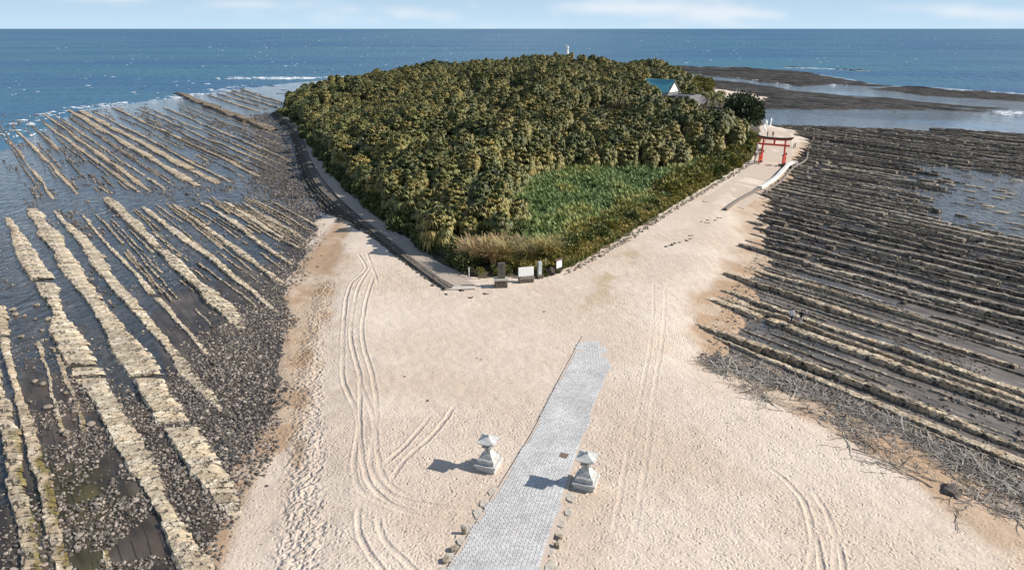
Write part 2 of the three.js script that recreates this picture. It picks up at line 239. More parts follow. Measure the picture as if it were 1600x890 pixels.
  const g = sheet(xs, zs, sandY, (x, z, y) => y > -0.5 && sdf(ISLAND, x, z) < 14, (x, z) => [(x - X0) / L, (z - Z0) / L], (x, z, y) => {
    const d = sdf(DRY, x, z) + fbm(x * 0.25, z * 0.12, 3) * 3.2, n = fbm(x * 0.3, z * 0.3, 4), n2 = fbm(x * 0.05 + 2, z * 0.07, 3);
    let c = mix3([0.60, 0.495, 0.41], [0.68, 0.58, 0.495], clamp(0.5 + n2 * 1.4 + n * 0.4, 0, 1));
    if (x > -30 && z > -200) c = mix3(c, [0.40, 0.255, 0.145], sstep(0.8, -1.4, d) * 0.85);
    const st = Math.exp(-Math.pow(distLine([[9, -74], [12, -81.2], [15.6, -91.5], [21, -102]], x, z) / 2.2, 2)) * sstep(-0.08, 0.22, fbm(x * 0.35 + 3, z * 0.28, 4)); c = mix3(c, [0.40, 0.285, 0.15], st * 0.6);
    const wr = Math.exp(-Math.pow(distLine(BERM, x + 0.5, z) / 0.7, 2)) * sstep(-0.05, 0.25, fbm(x * 0.8 + 9, z * 0.5, 3)); c = mix3(c, [0.36, 0.25, 0.16], wr * 0.8); const dmp = sstep(0.05, 0.3, fbm(x * 0.09 + 12, z * 0.11, 4)); c = mix3(c, [0.55, 0.435, 0.335], dmp * 0.45);
    const pl = sstep(0.12, 0.3, fbm(x * 0.22 + 31, z * 0.3, 3)); c = mix3(c, [0.72, 0.63, 0.53], pl * 0.3);
    return c;
  });
  struct(mesh('sand', g, new THREE.MeshStandardMaterial({ vertexColors: true, map, bumpMap: bump, bumpScale: 0.16, roughness: 0.95, side: THREE.DoubleSide })), 'pale beach sand with tyre tracks and footprints');
}
{ // soil under the forest
  const g = sheet(range(-112, 126, 2), range(-76, -545, 2), islandY, (x, z) => islandD(x, z) > -2, (x, z) => [x / 4, z / 4], (x, z) => mix3([0.05, 0.04, 0.025], [0.11, 0.085, 0.05], clamp(0.5 + fbm(x * 0.4, z * 0.4, 3), 0, 1)));
  struct(mesh('island_ground', g, new THREE.MeshStandardMaterial({ vertexColors: true, map: grainTex, roughness: 1, side: THREE.DoubleSide })));
}
console.log('setting done');
const lerpLine = (L, t) => { const n = L.length - 1, f = clamp(t * n, 0, n - 1e-6), i = Math.floor(f); return [mix(L[i][0], L[i + 1][0], f - i), mix(L[i][1], L[i + 1][1], f - i)]; };
// ---------------------------------------------------------------- rock ridges
const paleRock = new THREE.MeshStandardMaterial({ map: rockTex, bumpMap: rockBump, bumpScale: 0.09, roughness: 0.95, side: THREE.DoubleSide, vertexColors: true });
// one slab of a ridge between two joints: cross-section in p (steep scarp on the low side, gentle dip on the other)
function slab(pc, q0, q1, w, h, S, skew, tone, fine, algae) {
  const jag = (S() - 0.5) * Math.min(0.3, 0.26 * w), jr = (S() - 0.5) * Math.min(0.36, 0.3 * w), dh = 1 + (S() - 0.5) * 0.22, tn = 0.82 + S() * 0.36, warm = S();
  const prof = [[-0.58, -0.35], [-0.54, 0.5], [-0.49, 0.95], [-0.28, 1], [0.05, 0.92], [0.34, 0.72], [0.54, 0.38], [0.64, -0.35]];
  const gap = 0.02 + S() * 0.06, ns = Math.max(2, Math.round((q1 - q0) / fine)), rows = [];
  for (let k = 0; k <= ns; k++) {
    const e = k === 0 || k === ns ? 1 : 0, q = q0 + gap / 2 + (q1 - q0 - gap) * k / ns, row = [];
    for (let i = 0; i < 8; i++) {
      const side = i < 4 ? jag * (1 - i / 4) : jr * (i - 3) / 4, rough = 0.11;
      let p = prof[i][0] * w + side + noise(q * 2.3 + i * 5.1, pc * 3 + i) * rough * (i > 0 && i < 7 ? 1 : 0.4);
      let y = prof[i][1] * h * dh + (i > 1 && i < 7 ? noise(q * 2.9 + i * 3.3, pc * 7 + 2) * 0.07 * Math.min(1, h * 2.2) : 0);
      if (e && i > 0 && i < 7) { y -= 0.03; p *= 0.985; }
      row.push([pc + p, q + skew * p + noise(q * 3 + i, i * 7.7 + pc) * 0.05, y]);
    }
    rows.push(row);
  }
  const pos = [], uv = [], col = [];
  const V = (r, i) => { const [x, z] = toW(r[0], r[1]); pos.push(x, r[2], z); uv.push((r[0] + r[2]) / 3.1, r[1] / 3.1); const n = 0.9 + 0.35 * fbm(r[0] * 0.7, r[1] * 0.35, 2); const al = algae && i > 3 ? sstep(-0.12, 0.12, fbm(r[0] * 1.1, r[1] * 0.5, 3) + (i - 5) * 0.12) * sstep(-70, -56, r[1]) : 0, C = mix3([tone[0] * tn * n, tone[1] * tn * n * (0.97 + warm * 0.03), tone[2] * tn * n * (0.9 + warm * 0.1)], [0.17, 0.135, 0.018], al * 0.85); col.push(C[0], C[1], C[2]); };
  for (let k = 0; k < ns; k++) for (let i = 0; i < 7; i++) { const a = rows[k][i], b = rows[k][i + 1], c = rows[k + 1][i], d = rows[k + 1][i + 1]; V(a, i); V(b, i + 1); V(c, i); V(b, i + 1); V(d, i + 1); V(c, i); }
  for (const k of [0, ns]) for (let i = 1; i < 6; i++) { V(rows[k][0], 0); V(rows[k][i], i); V(rows[k][i + 1], i + 1); }
  return tri(pos, null, uv, col);
}
function ridge(name, p0, p1, q0, q1, w, h, o) {
  const S = rng(Math.round(p0 * 977 + q0 * 31) + 5), len = q1 - q0, root = o.parts ? group(name, 0, 0, 0) : null, bulk = []; let q = q0, n = 0;
  while (q < q1) {
    const t = (q - q0) / len, far = q < (o.nearQ ?? 1e9), L = (far ? 1.1 : 0.55) + S() * (far ? 1.5 : 0.75), pc = mix(p0, p1, t) + noise(q * 0.05, p0) * (o.wander ?? 0.35) + noise(q * 0.35, p0 * 3) * 0.16;
    const taper = sstep(0, 0.05, t) * sstep(1, 0.94, t), on = fbm(q * 0.06 + 50, p0 * 1.7, 2) + (o.solid ?? 0.6), wv = w * (0.8 + 0.45 * noise(q * 0.11, p0 + 8)) * mix(0.6, 1, taper), hv = h * (0.85 + 0.5 * noise(q * 0.16 + 3, p0 * 2)) * mix(0.4, 1, taper) * (o.low ? 1 - 0.9 * o.low(pc, q) : 1);
    if (on > 0 && S() > (o.miss ?? 0.02) + (o.low ? 0.75 * o.low(pc, q) : 0)) {
      const [x, z] = toW(pc, q); if (!(o.skip && o.skip(x, z))) {
        const g = slab(pc, q, Math.min(q + L, q1 + 0.5), wv * (o.wide ?? 1), hv + (o.lift ?? 0), S, o.skew, o.tone, far ? 0.9 : 0.38, o.algae);
        if (root && q > o.parts && n < 290) { mesh('slab', g, paleRock, root); n++; } else bulk.push(g);
      }
    }
    q += L;
  }
  if (!bulk.length && !root) return null;
  if (root) { if (bulk.length) mesh('weathered_crest', mergeGeometries(bulk), paleRock, root); return root; }
  return mesh(name, mergeGeometries(bulk), paleRock);
}
const PALE = [0.66, 0.58, 0.475], TAN = [0.55, 0.47, 0.375], DUN = [0.33, 0.275, 0.225];
const inSand = (x, z) => sdf(SAND, x, z) > 3.5 || sdf(ISLAND, x, z) > 2;
const leftSet = [ // p at far end, p at near end, far q, near q, width, height, tone, label
  [-2.4, -2.4, -78, -28, 1.35, 0.36, TAN, 'pale jointed rock ridge edged with yellow algae beside dark water'],
  [-1.3, -0.8, -96, -28, 1.15, 0.34, TAN, 'long narrow pale rock ridge with yellow algae along its gentle side'],
  [1.1, 1.2, -82, -56, 0.42, 0.14, TAN, 'thin broken rock rib on brown mud near the pebbles', 'thin rock ribs on the mud'],
  [2.4, 2.6, -79, -30, 0.42, 0.15, TAN, 'thin broken rock rib on brown mud near the pebbles', 'thin rock ribs on the mud'],
  [1.2, 1.4, -52, -30, 0.36, 0.15, TAN, 'thin broken rock rib on brown mud near the pebbles', 'thin rock ribs on the mud'],
  [2.8, 5.3, -144, -30, 2.0, 0.40, PALE, 'broad cream rock ridge with crosswise cracks reaching down to the pebble beach'],
  [6.6, 9.1, -149, -41, 2.35, 0.42, PALE, 'widest cream rock slab ridge, notched on one edge and flanked by pebbles'],
  [9.8, 12.1, -145, -56, 1.45, 0.36, PALE, 'cream rock ridge beside the widest slab ridge, ending in pebbles'],
  [12.8, 14.5, -139, -66, 0.7, 0.24, PALE, 'slim cream rock ridge standing in still dark pools']];
const near = 'pale rock ridges between tidal pools', nearL = 'pale weathered rock ridge between dark tidal pools beyond the pebble beach';
const moreLeft = [[16.3, 16.6, -120, -74, 0.3, 0.08], [19, 19.2, -151, -72, 1.65, 0.36], [21.1, 22.4, -138, -76, 0.42, 0.16], [22.8, 24, -138, -74, 1.0, 0.28], [26.4, 25.6, -126, -88, 0.4, 0.12], [27.5, 27.9, -137, -82, 1.2, 0.28], [29.6, 29.8, -134, -90, 0.35, 0.14], [32.2, 31.6, -135, -90, 1.3, 0.3], [33.8, 33.4, -133, -96, 0.4, 0.16], [35.3, 35, -133, -95, 1.0, 0.26], [38.2, 37.6, -131, -99, 0.75, 0.22], [40.6, 40.2, -130, -104, 0.5, 0.2], [42.6, 42, -128, -106, 0.6, 0.2]];
const mid = 'low rock ridges out on the flooded reef', midL = 'low tan rock ridge on the flooded reef flat running out to the surf';
const farLeft = [[9, 11, -250, -156, 0.6, 0.16], [13.2, 15.2, -275, -158, 0.85, 0.2], [17.8, 20, -277, -155, 0.6, 0.16], [21.7, 24.8, -288, -152, 0.95, 0.24], [24.9, 26.8, -320, -151, 1.2, 0.28], [27.6, 29.3, -313, -151, 0.75, 0.2], [31, 32, -300, -153, 0.4, 0.13], [34.4, 35.4, -332, -151, 2.1, 0.34], [37.6, 39.5, -325, -151, 2.4, 0.36], [41.4, 42, -316, -151, 0.9, 0.24], [45.4, 45.6, -315, -153, 0.45, 0.14], [49.8, 49, -330, -153, 1.25, 0.28], [53.3, 52.4, -318, -158, 0.45, 0.15], [57.1, 55.2, -318, -160, 0.8, 0.2], [61.1, 57.6, -315, -156, 0.8, 0.2], [66.4, 61, -317, -164, 1.1, 0.26], [70, 64.5, -318, -175, 0.5, 0.2], [74.5, 68.6, -325, -190, 0.6, 0.2], [79, 73, -340, -200, 0.6, 0.2], [97.2, 92, -366, -276, 1.3, 0.26], [103, 97.5, -370, -284, 0.9, 0.24], [109, 102, -375, -284, 1.4, 0.28], [115, 108, -385, -296, 0.9, 0.24], [121, 111, -391, -300, 1.2, 0.28]];
for (const [p0, p1, q0, q1, w, h, tone, label, grp] of leftSet) tag(ridge('rock_ridge', p0, p1, q0, q1, w, h * 0.7, { skew: 0.55, tone, parts: -96, nearQ: -100, wide: p1 < 4 ? 0.98 : 1.06, algae: p1 < 4, solid: w < 0.5 ? 0.12 : 0.7, skip: inSand, lift: 0.05 }), label, 'rock ridge', grp);
for (const [p0, p1, q0, q1, w, h] of moreLeft) { const r = ridge('rock_ridge', p0, p1, q0, q1, w, h, { skew: 0.5, tone: w > 0.9 ? PALE : TAN, nearQ: -100, solid: w < 0.5 ? 0.2 : 0.6, skip: inSand, lift: 0.04 }); if (r) tag(r, nearL, 'rock ridge', near); }
for (const [p0, p1, q0, q1, w, h] of farLeft) { const r = ridge('rock_ridge', p0, p1, q0, q1, w, h, { skew: 0.4, tone: TAN, nearQ: 0, solid: w < 0.7 ? 0.22 : 0.5, skip: inSand, lift: 0.04, wander: 0.5 }); if (r) tag(r, midL, 'rock ridge', mid); }
{ const R = rng(15); for (let i = 0; i < 44; i++) { const p = 8 + R() * 66, q0 = -310 + R() * 90, r = ridge('rock_rib', p, p - (p > 50 ? 3 : -0.6), q0, -153 - R() * 30, 0.22 + R() * 0.25, 0.12 + R() * 0.06, { skew: 0.4, tone: DUN, nearQ: 0, solid: 0.14, miss: 0.1, skip: inSand, lift: 0.05 }); if (r) tag(r, 'thin broken rock rib awash between the low ridges of the flooded reef', 'rock ridge', 'thin ribs on the flooded reef'); } for (let i = 0; i < 40; i++) { const p = 14 + R() * 28, r = ridge('rock_rib', p, p + 0.2, -140 + R() * 10, -78 - R() * 16, 0.15 + R() * 0.2, 0.1 + R() * 0.06, { skew: 0.5, tone: TAN, nearQ: -100, solid: 0.12, miss: 0.12, skip: inSand, lift: 0.05 }); if (r) tag(r, 'thin broken rock rib in the still pools below the sand bank', 'rock ridge', 'thin ribs in the still pools'); } }
tag(ridge('rock_ridge', 87.5, 77, -384, -222, 4.6, 0.85, { skew: 0.3, tone: DUN, nearQ: 0, skip: inSand, lift: 0.1 }), 'tall brown rock ridge like a breakwater with surf at its tip', 'rock ridge');
// darker beds on the side of the gate and the walkers
const rightSet = [[54.6, 54.6, -33, 6, 0.5, 0.2, 0.4], [55.9, 55.9, -38, 6, 0.35, 0.14, 0.2], [60.4, 60.5, -38, 6, 0.3, 0.12, 0.1], [66.9, 66.9, -44, 4, 0.35, 0.16, 0.2], [71, 71, -44, 4, 0.3, 0.12, 0.1], [73.2, 73.2, -46, 4, 0.35, 0.14, 0.15], [78, 78, -50, 2, 0.35, 0.16, 0.2], [80.9, 80.9, -50, 2, 0.35, 0.14, 0.2], [86, 86.1, -56, 0, 0.5, 0.22, 0.4], [57.2, 57.1, -40, 6, 1.2, 0.36, 0.6], [58.95, 59, -44, 6, 1.5, 0.5, 0.8], [61.6, 61.6, -40, 6, 0.45, 0.16, 0.1], [63.4, 63.4, -36, 6, 0.6, 0.24, 0.3], [65.7, 65.7, -48, 6, 1.55, 0.46, 0.7], [67.9, 68, -48, 4, 1.0, 0.36, 0.6], [69.8, 69.8, -50, 4, 1.5, 0.46, 0.7], [72, 72.2, -42, 4, 0.3, 0.1, 0.0], [74.6, 74.8, -52, 2, 1.4, 0.44, 0.6], [76.6, 76.7, -46, 0, 0.5, 0.18, 0.2], [79.6, 79.7, -56, 0, 1.3, 0.42, 0.6], [82, 82, -50, 0, 0.7, 0.24, 0.3], [84.4, 84.6, -52, 0, 0.8, 0.28, 0.4]];
for (const [p0, p1, q0, q1, w, h, solid] of rightSet) { const r = ridge('rock_ridge', p0, p1, q0, q1, w * 0.85, h * 1.05, { skew: 0.2, tone: w > 0.9 ? TAN : [0.40, 0.355, 0.31], nearQ: -60, solid, skip: inSand, lift: 0.03, wander: 0.4 }); if (r) tag(r, w > 0.9 ? 'rugged dark-sided rock ridge with pale crest beyond the driftwood' : 'thin dark rock rib between wet mud strips beyond the driftwood', 'rock ridge', w > 0.9 ? 'rugged ridges beyond the driftwood' : 'thin ribs beyond the driftwood'); }
{
  const R = rng(44); let p = 87.6;
  const pool = (pp, q) => sstep(122, 130, pp) * sstep(184, 176, pp) * sstep(-52, -44, q + (pp - 126) * 0.41 + noise(q * 0.12, pp * 0.3) * 9);
  while (p < 252) {
    const q0 = p < 214 ? -59 - (p - 87) * 0.62 : -136 + (p - 214) * 1.5, q1 = p < 130 ? -2 - (p - 88) * 0.25 : -14 - (p - 130) * 0.32, w = 0.75 + R() * 0.7;
    const r = ridge('rock_ridge', p, p + (R() - 0.5) * 0.8, q0 + R() * 4, q1 + R() * 6, w, 0.46 + R() * 0.22, { skew: 0.2, tone: R() < 0.5 ? [0.43, 0.385, 0.335] : [0.29, 0.258, 0.23], nearQ: 0, solid: 0.42, miss: 0.05, skip: inSand, lift: 0.05, wander: 0.5, low: pool });
    if (r) tag(r, 'dark rock ridge in the close-set beds beside the red gate', 'rock ridge', 'close-set dark rock ridges beside the red gate');
    { const pr = p + 1.0 + R() * 0.5, r2 = ridge('rock_rib', pr, pr + (R() - 0.5) * 0.5, q0 + R() * 12, q1 - R() * 20, 0.3 + R() * 0.3, 0.2 + R() * 0.1, { skew: 0.2, tone: [0.32, 0.285, 0.25], nearQ: 0, solid: 0.2, miss: 0.1, skip: inSand, lift: 0.06, low: pool }); if (r2) tag(r2, 'thin dark rib between the close-set ridges beside the red gate', 'rock ridge', 'thin ribs between the close-set ridges'); }
    p += 2.1 + R() * 1.3;
  }
}
console.log('ridges done');

// ---------------------------------------------------------------- cobbles and boulders
function stoneGeo(seed, detail = 1) { const g0 = new THREE.IcosahedronGeometry(1, detail), p = g0.attributes.position; for (let i = 0; i < p.count; i++) { const x = p.getX(i), y = p.getY(i), z = p.getZ(i), n = 0.82 + 0.34 * noise(x * 1.6 + seed * 7.3, y * 1.6 + z * 1.9 + seed) + 0.12 * noise(x * 4 + seed, z * 4 - y * 3); p.setXYZ(i, x * n, y * n * 0.66, z * n * 0.85); } g0.computeVertexNormals(); return g0; }
const stoneMat = new THREE.MeshStandardMaterial({ roughness: 0.8, map: stoneTex });
const M4 = new THREE.Matrix4(), Q = new THREE.Quaternion(), V3 = (x, y, z) => new THREE.Vector3(x, y, z), EU = new THREE.Euler();
function instances(name, geo, mat, list, colour) { // list of [x,y,z, sx,sy,sz, rx,ry,rz, r,g,b]
  const m = shadows(new THREE.InstancedMesh(geo, mat, list.length)); m.name = name; const c = new THREE.Color();
  list.forEach((a, i) => { M4.compose(V3(a[0], a[1], a[2]), Q.setFromEuler(EU.set(a[6], a[7], a[8])), V3(a[3], a[4], a[5])); m.setMatrixAt(i, M4); if (a.length > 9) m.setColorAt(i, c.setRGB(a[9], a[10], a[11])); });
  scene.add(m); return m;
}
{
  const R = rng(91), lists = [[], [], []];
  const put = (x, z, s, dark = 0, y) => { s *= 0.84; const k = (0.07 + Math.pow(R(), 2.0) * 0.36) * (1 - dark * 0.4), w = R(); lists[Math.floor(R() * 3)].push([x, (y ?? Math.max(reefY(x, z), sandBase(x, z) - 0.02)) + s * 0.18, z, s * (0.7 + R() * 0.7), s * (0.6 + R() * 0.5), s * (0.7 + R() * 0.7), (R() - 0.5) * 0.9, R() * 6.3, (R() - 0.5) * 0.9, k * (1.08 + w * 0.1), k * (0.92 + w * 0.04), k * (0.77 + w * 0.06)]); };
  for (let i = 0; i < 84000; i++) { // pebble beach
    const x = -46 + R() * 33, z = -122 + R() * 98; const d = sdf(COBBLE, x, z), n = fbm(x * 0.2, z * 0.2, 3); if (d < -14) continue; const pr = sstep(-4, 2.5, d + n * 5) * (z < -78 ? 0.35 : 1); if (R() > pr || (toP(x, z)[0] < 5 && z > -58 && fbm(x * 0.3 + 7, z * 0.22, 3) > 0.10)) continue;
    if (sdf(SAND, x, z) > 0.4 + n * 3.5 && R() > 0.02) continue; put(x, z, 0.10 + R() * R() * 0.22);
  }
  for (let i = 0; i < 26000; i++) { // along the foot of the ridges and in the pools
    const p = -8 + R() * 55, q = -150 + R() * 125, [x, z] = toW(p, q); if (sdf(SAND, x, z) > 0 || x > -13) continue; if (fbm(x * 0.16 + 20, z * 0.16, 3) < mix(0.22, 0.0, sstep(-100, -45, q))) continue; put(x, z, 0.07 + R() * R() * 0.24);
  }
  for (let i = 0; i < 22000; i++) { // beyond the driftwood
    const p = 53 + R() * 36, q = -60 + R() * 66, [x, z] = toW(p, q), sd = sdf(SAND, x, z); if (sd > 1.2) continue; const nearShore = sstep(-11, 0, sd) * 0.9; if (R() > nearShore && fbm(x * 0.2, z * 0.2, 3) < 0.24) continue; put(x, z, 0.07 + R() * R() * 0.2, 0.5);
  }
  for (let i = 0; i < 9000; i++) { const t = R(), a = lerpLine([[19.8, -61], [24.4, -57.2], [29, -53.4], [33, -47], [36.8, -40], [42, -31]], t), x = a[0] + (R() - 0.6) * 2.6, z = a[1] + (R() - 0.6) * 2.6; put(x, z, 0.06 + R() * R() * 0.2, 0.6); }
  for (let i = 0; i < 16000; i++) { // weedy rubble on the dark beds, and below the sea wall
    let x, z; if (i % 3) { const p = 86 + R() * 130, q = -140 + R() * 120; [x, z] = toW(p, q); } else { const t = R(), a = WALL[3 + Math.floor(t * 4)], b = WALL[4 + Math.floor(t * 4)], f = R(); x = mix(a[0], b[0], f) - 1.5 - R() * 12; z = mix(a[1], b[1], f) + R() * 7; }
    if (sdf(SAND, x, z) > 0.2 || sdf(LAGOON, x, z) > 0) continue; put(x, z, 0.14 + R() * R() * 0.35, 0.8);
  }
  for (let i = 0; i < 30000; i++) { const p = 6 + R() * 72, q = -325 + R() * 240, [x, z] = toW(p, q); if (sdf(SAND, x, z) > -1 || x > -24 || fbm(p * 0.35 + 60, q * 0.08, 3) < 0.26) continue; put(x, z, 0.12 + R() * R() * 0.42, 0.35, -0.02); }
  const st = ['cobbles', 'pebbles', 'shingle'], lb = ['grey brown cobbles strewn over the tidal beach', 'dark rounded pebbles heaped between the rock ridges', 'loose shingle along the edge of the reef'];
  lists.forEach((l, i) => stuff(instances(st[i], stoneGeo(i + 1, 0), stoneMat, l), lb[i], 'pebbles'));
  console.log('stones', lists.map((l) => l.length).join());
  const boulderMat = std(0.15, 0.12, 0.10, 0.9, { map: stoneTex, bumpMap: rockBump, bumpScale: 0.06 }), paleBoulder = std(0.36, 0.3, 0.24, 0.9, { map: stoneTex, bumpMap: rockBump, bumpScale: 0.06 });
  const bg = [stoneGeo(11, 2), stoneGeo(12, 2), stoneGeo(13, 2)];
  const bould = (x, z, s, pale, y) => { const b = mesh('boulder', bg[Math.floor(R() * 3)], pale ? paleBoulder : boulderMat); b.position.set(x, (y ?? reefY(x, z)) + s * 0.3, z); b.scale.set(s * (0.9 + R() * 0.4), s * (0.7 + R() * 0.4), s * (0.9 + R() * 0.3)); b.rotation.y = R() * 6; return b; };
  for (let i = 0; i < 34; i++) { const [x, z] = toW(82 + R() * 10, -36 + R() * 26); tag(bould(x, z, 0.22 + R() * 0.3), 'dark boulder lying on the wet mud between ridges beyond the walkers', 'boulder', 'boulders on the mud beyond the walkers'); }
  for (let i = 0; i < 26; i++) { const [x, z] = toW(-0.2 + R() * 3.4, -95 + R() * 36); tag(bould(x, z, 0.18 + R() * 0.22, 1), 'pale boulder stranded in shallow water beside the broad cream ridge', 'boulder', 'boulders in the shallows by the broad cream ridge'); }
  for (let i = 0; i < 18; i++) { const [x, z] = toW(60 + R() * 4, -28 + R() * 18); tag(bould(x, z, 0.2 + R() * 0.22, R() < 0.4), 'small boulder on the dark puddled strip below the walkers', 'boulder', 'boulders on the puddled strip'); }
  tag(bould(30.3, -39.6, 0.85, 0, 0.25), 'big brown boulder sitting in the driftwood at the sand edge', 'boulder');
  tag(bould(26.4, -44, 0.5, 0, 0.25), 'brown boulder half buried among the driftwood branches', 'boulder');
  tag(bould(25, -50.3, 0.42, 0, 0.2), 'small brown boulder in the sandy gap of the driftwood', 'boulder');
  for (const [x, z, s] of [[-9.8, -56.2, 0.13], [-7.2, -51.9, 0.13], [-3.4, -60, 0.1], [-3, -59.7, 0.1], [3.6, -71.7, 0.12]]) tag(bould(x, z, s, 0, sandBase(x, z) - 0.02), 'small dark stone lying on the open sand', 'stone', 'loose stones on the open sand');
}
// dark scraps of weed on the sand by the gate path
{ const R = rng(8), l = []; for (const [x, z] of [[22.5, -96.3], [23.1, -96.8], [23.7, -97.3], [24.2, -97.9], [24.8, -98.3], [26.2, -99.4], [26.9, -100.2], [27.4, -101.7], [31.3, -109.9], [32.2, -110.7], [33.6, -110.7], [34.8, -112.4], [31.9, -109.3], [-5, -76], [-6.2, -78.4], [-3.1, -77.2], [-10, -80], [-8, -77]]) for (let k = 0; k < 3; k++) { const a = x + (R() - 0.5) * 0.6, b = z + (R() - 0.5) * 0.5; l.push([a, sandY(a, b) + 0.02, b, 0.18 + R() * 0.2, 0.06, 0.1 + R() * 0.08, 0, R() * 3, 0, 0.03, 0.025, 0.02]); } stuff(instances('seaweed', stoneGeo(4, 1), std(1, 1, 1, 0.9), l), 'dark scraps of dried seaweed on the pale sand', 'seaweed'); }

// ---------------------------------------------------------------- paved path
{
  const root = new THREE.Group(); root.name = 'paved_path'; scene.add(root); struct(root, 'pale grey stone-sett path running down the sand');
  const n = 60, pos = [], idx = [], uv = [];
  for (let i = 0; i <= n; i++) for (let k = 0; k < 2; k++) { const [x, z] = lerpLine(k ? PATH_R : PATH_L, i / n); pos.push(x, sandBase(x, z) + 0.075, z); uv.push(x, z); }
  for (let i = 0; i < n; i++) { const a = i * 2; idx.push(a, a + 1, a + 2, a + 1, a + 3, a + 2); }
  const g = tri(pos, null, uv); g.setIndex(idx); g.computeVertexNormals(); mesh('mortar_bed', g, std(0.58, 0.48, 0.40, 0.95, { map: grainTex }), root);
  const R = rng(31), list = [], rows = 300, zs = [];
  for (let r = 0; r < rows; r++) {
    const t = r / rows, [lx, lz] = lerpLine(PATH_L, t), [rx, rz] = lerpLine(PATH_R, t), w = Math.hypot(rx - lx, rz - lz), ang = -Math.atan2(rz - lz, rx - lx), num = Math.round(w / 0.27), off = (r % 2) * 0.5;
    for (let k = 0; k < num; k++) { const f = (k + 0.25 + off * 0.5) / num, x = mix(lx, rx, f), z = mix(lz, rz, f); const bury = sstep(0.9, 1, t) * 0.9 + (t > 0.86 && f > 0.75 ? 0.5 : 0); const fe = Math.min(f, 1 - f) * w; if ((bury > 0 && fbm(x * 0.7, z * 0.7, 2) + 0.5 < bury) || fe < 0.12 + 0.3 * fbm(x * 0.8 + 3, z * 0.5, 3) + (f > 0.5 ? 0.1 : 0)) continue; const c = 0.47 + (R() - 0.5) * 0.15 + fbm(x * 0.5, z * 0.5, 3) * 0.12, pk = R() < 0.1 ? 0.03 : 0; list.push([x, sandBase(x, z) + 0.07 + R() * 0.012, z, w / num * 0.9, 0.05, 0.128, (R() - 0.5) * 0.04, ang, (R() - 0.5) * 0.04, c + pk, c * 0.985, c * 0.965 - pk * 0.3]); }
  }
  const s = instances('setts', new RoundedBoxGeometry(1, 1, 1, 1, 0.12), std(1, 1, 1, 0.85), list); scene.remove(s); root.add(s); s.userData.kind = 'stuff';
  // iron cover
  const c = group('drain_cover', 3.85, sandBase(3.85, -43.7) + 0.1, -43.7, -0.4); mesh('frame', merged([box(0.62, 0.03, 0.05, 0, 0, 0.285), box(0.62, 0.03, 0.05, 0, 0, -0.285), box(0.05, 0.03, 0.52, 0.285), box(0.05, 0.03, 0.52, -0.285)]), std(0.16, 0.12, 0.09, 0.7), c); mesh('lid', merged([box(0.51, 0.02, 0.51, 0, 0, 0), ...[-0.15, 0, 0.15].map((z) => box(0.45, 0.02, 0.04, 0, 0.012, z))]), std(0.19, 0.13, 0.10, 0.8), c); tag(c, 'square brown drain cover set in the grey paved path', 'drain cover');
  // broken concrete edging and stones
  const conc = std(0.60, 0.53, 0.45, 0.95, { map: stoneTex, bumpMap: rockBump, bumpScale: 0.03 }), dark = std(0.34, 0.29, 0.22, 0.95, { map: stoneTex, bumpMap: rockBump, bumpScale: 0.03 });
  const chip = (sx, sz, hh, seed) => { const P = rng(seed), sh = new THREE.Shape(), n = 6 + Math.floor(P() * 3); for (let i = 0; i < n; i++) { const a = i / n * 6.283 + (P() - 0.5) * 0.6, r = 0.8 + P() * 0.35, x = Math.cos(a) * sx * r, y = Math.sin(a) * sz * r; i ? sh.lineTo(x, y) : sh.moveTo(x, y); } const g = new THREE.ExtrudeGeometry(sh, { depth: hh, bevelEnabled: true, bevelSize: 0.02, bevelThickness: 0.02, bevelSegments: 1 }); g.rotateX(-Math.PI / 2); return g; };
  const edge = [[-1.3, -39.6, .3, .5], [-1.8, -38.3, .34, .5], [-2.2, -37.2, .32, .55], [-2.75, -35.9, .4, .6], [-3.15, -34.6, .3, .35], [-3.7, -33.2, .35, .4], [-4.1, -32, .4, .5], [-4.5, -30.6, .4, .6], [4.0, -38.9, .35, .6], [3.75, -37.4, .3, .5], [3.2, -36.4, .35, .55], [3.0, -35.2, .32, .5], [2.35, -33.7, .3, .45], [2.25, -32.4, .4, .6], [2, -30.8, .4, .7]];
  edge.forEach(([x, z, a, b], i) => { const o = mesh('edging_stone', chip(a, b, 0.06, i + 3), conc); o.position.set(x, sandBase(x, z) - 0.015, z); o.rotation.y = -0.38 + (i % 3) * 0.25; tag(o, 'flat broken concrete slab bordering the paved path', 'slab', 'broken concrete edging of the paved path'); });
  [[-3.0, -35.35, .2, .32, 'upright dark stone block on the path edge casting a shadow', 0.5], [-3.55, -33.9, .3, .22, 'olive brown block stone at the path edge between two others'], [-3.95, -32.95, .34, .2, 'grey brown block stone lowest on the path edge'], [2.75, -34.15, .26, .26, 'dark block stone on the path edge opposite the upright block', 0.3], [3.0, -34.95, .24, .2, 'rounded tan stone beside the dark block on the path edge']].forEach(([x, z, s, h, label, up], i) => { const o = mesh('edge_stone', chip(s * 0.78, s * 0.62, (up ?? h) * 0.8, i + 60), i === 4 ? std(0.42, 0.33, 0.22, 0.95, { map: stoneTex }) : dark); o.position.set(x, sandBase(x, z) + 0.04, z); o.rotation.y = i * 0.7; tag(o, label, 'stone'); });
}

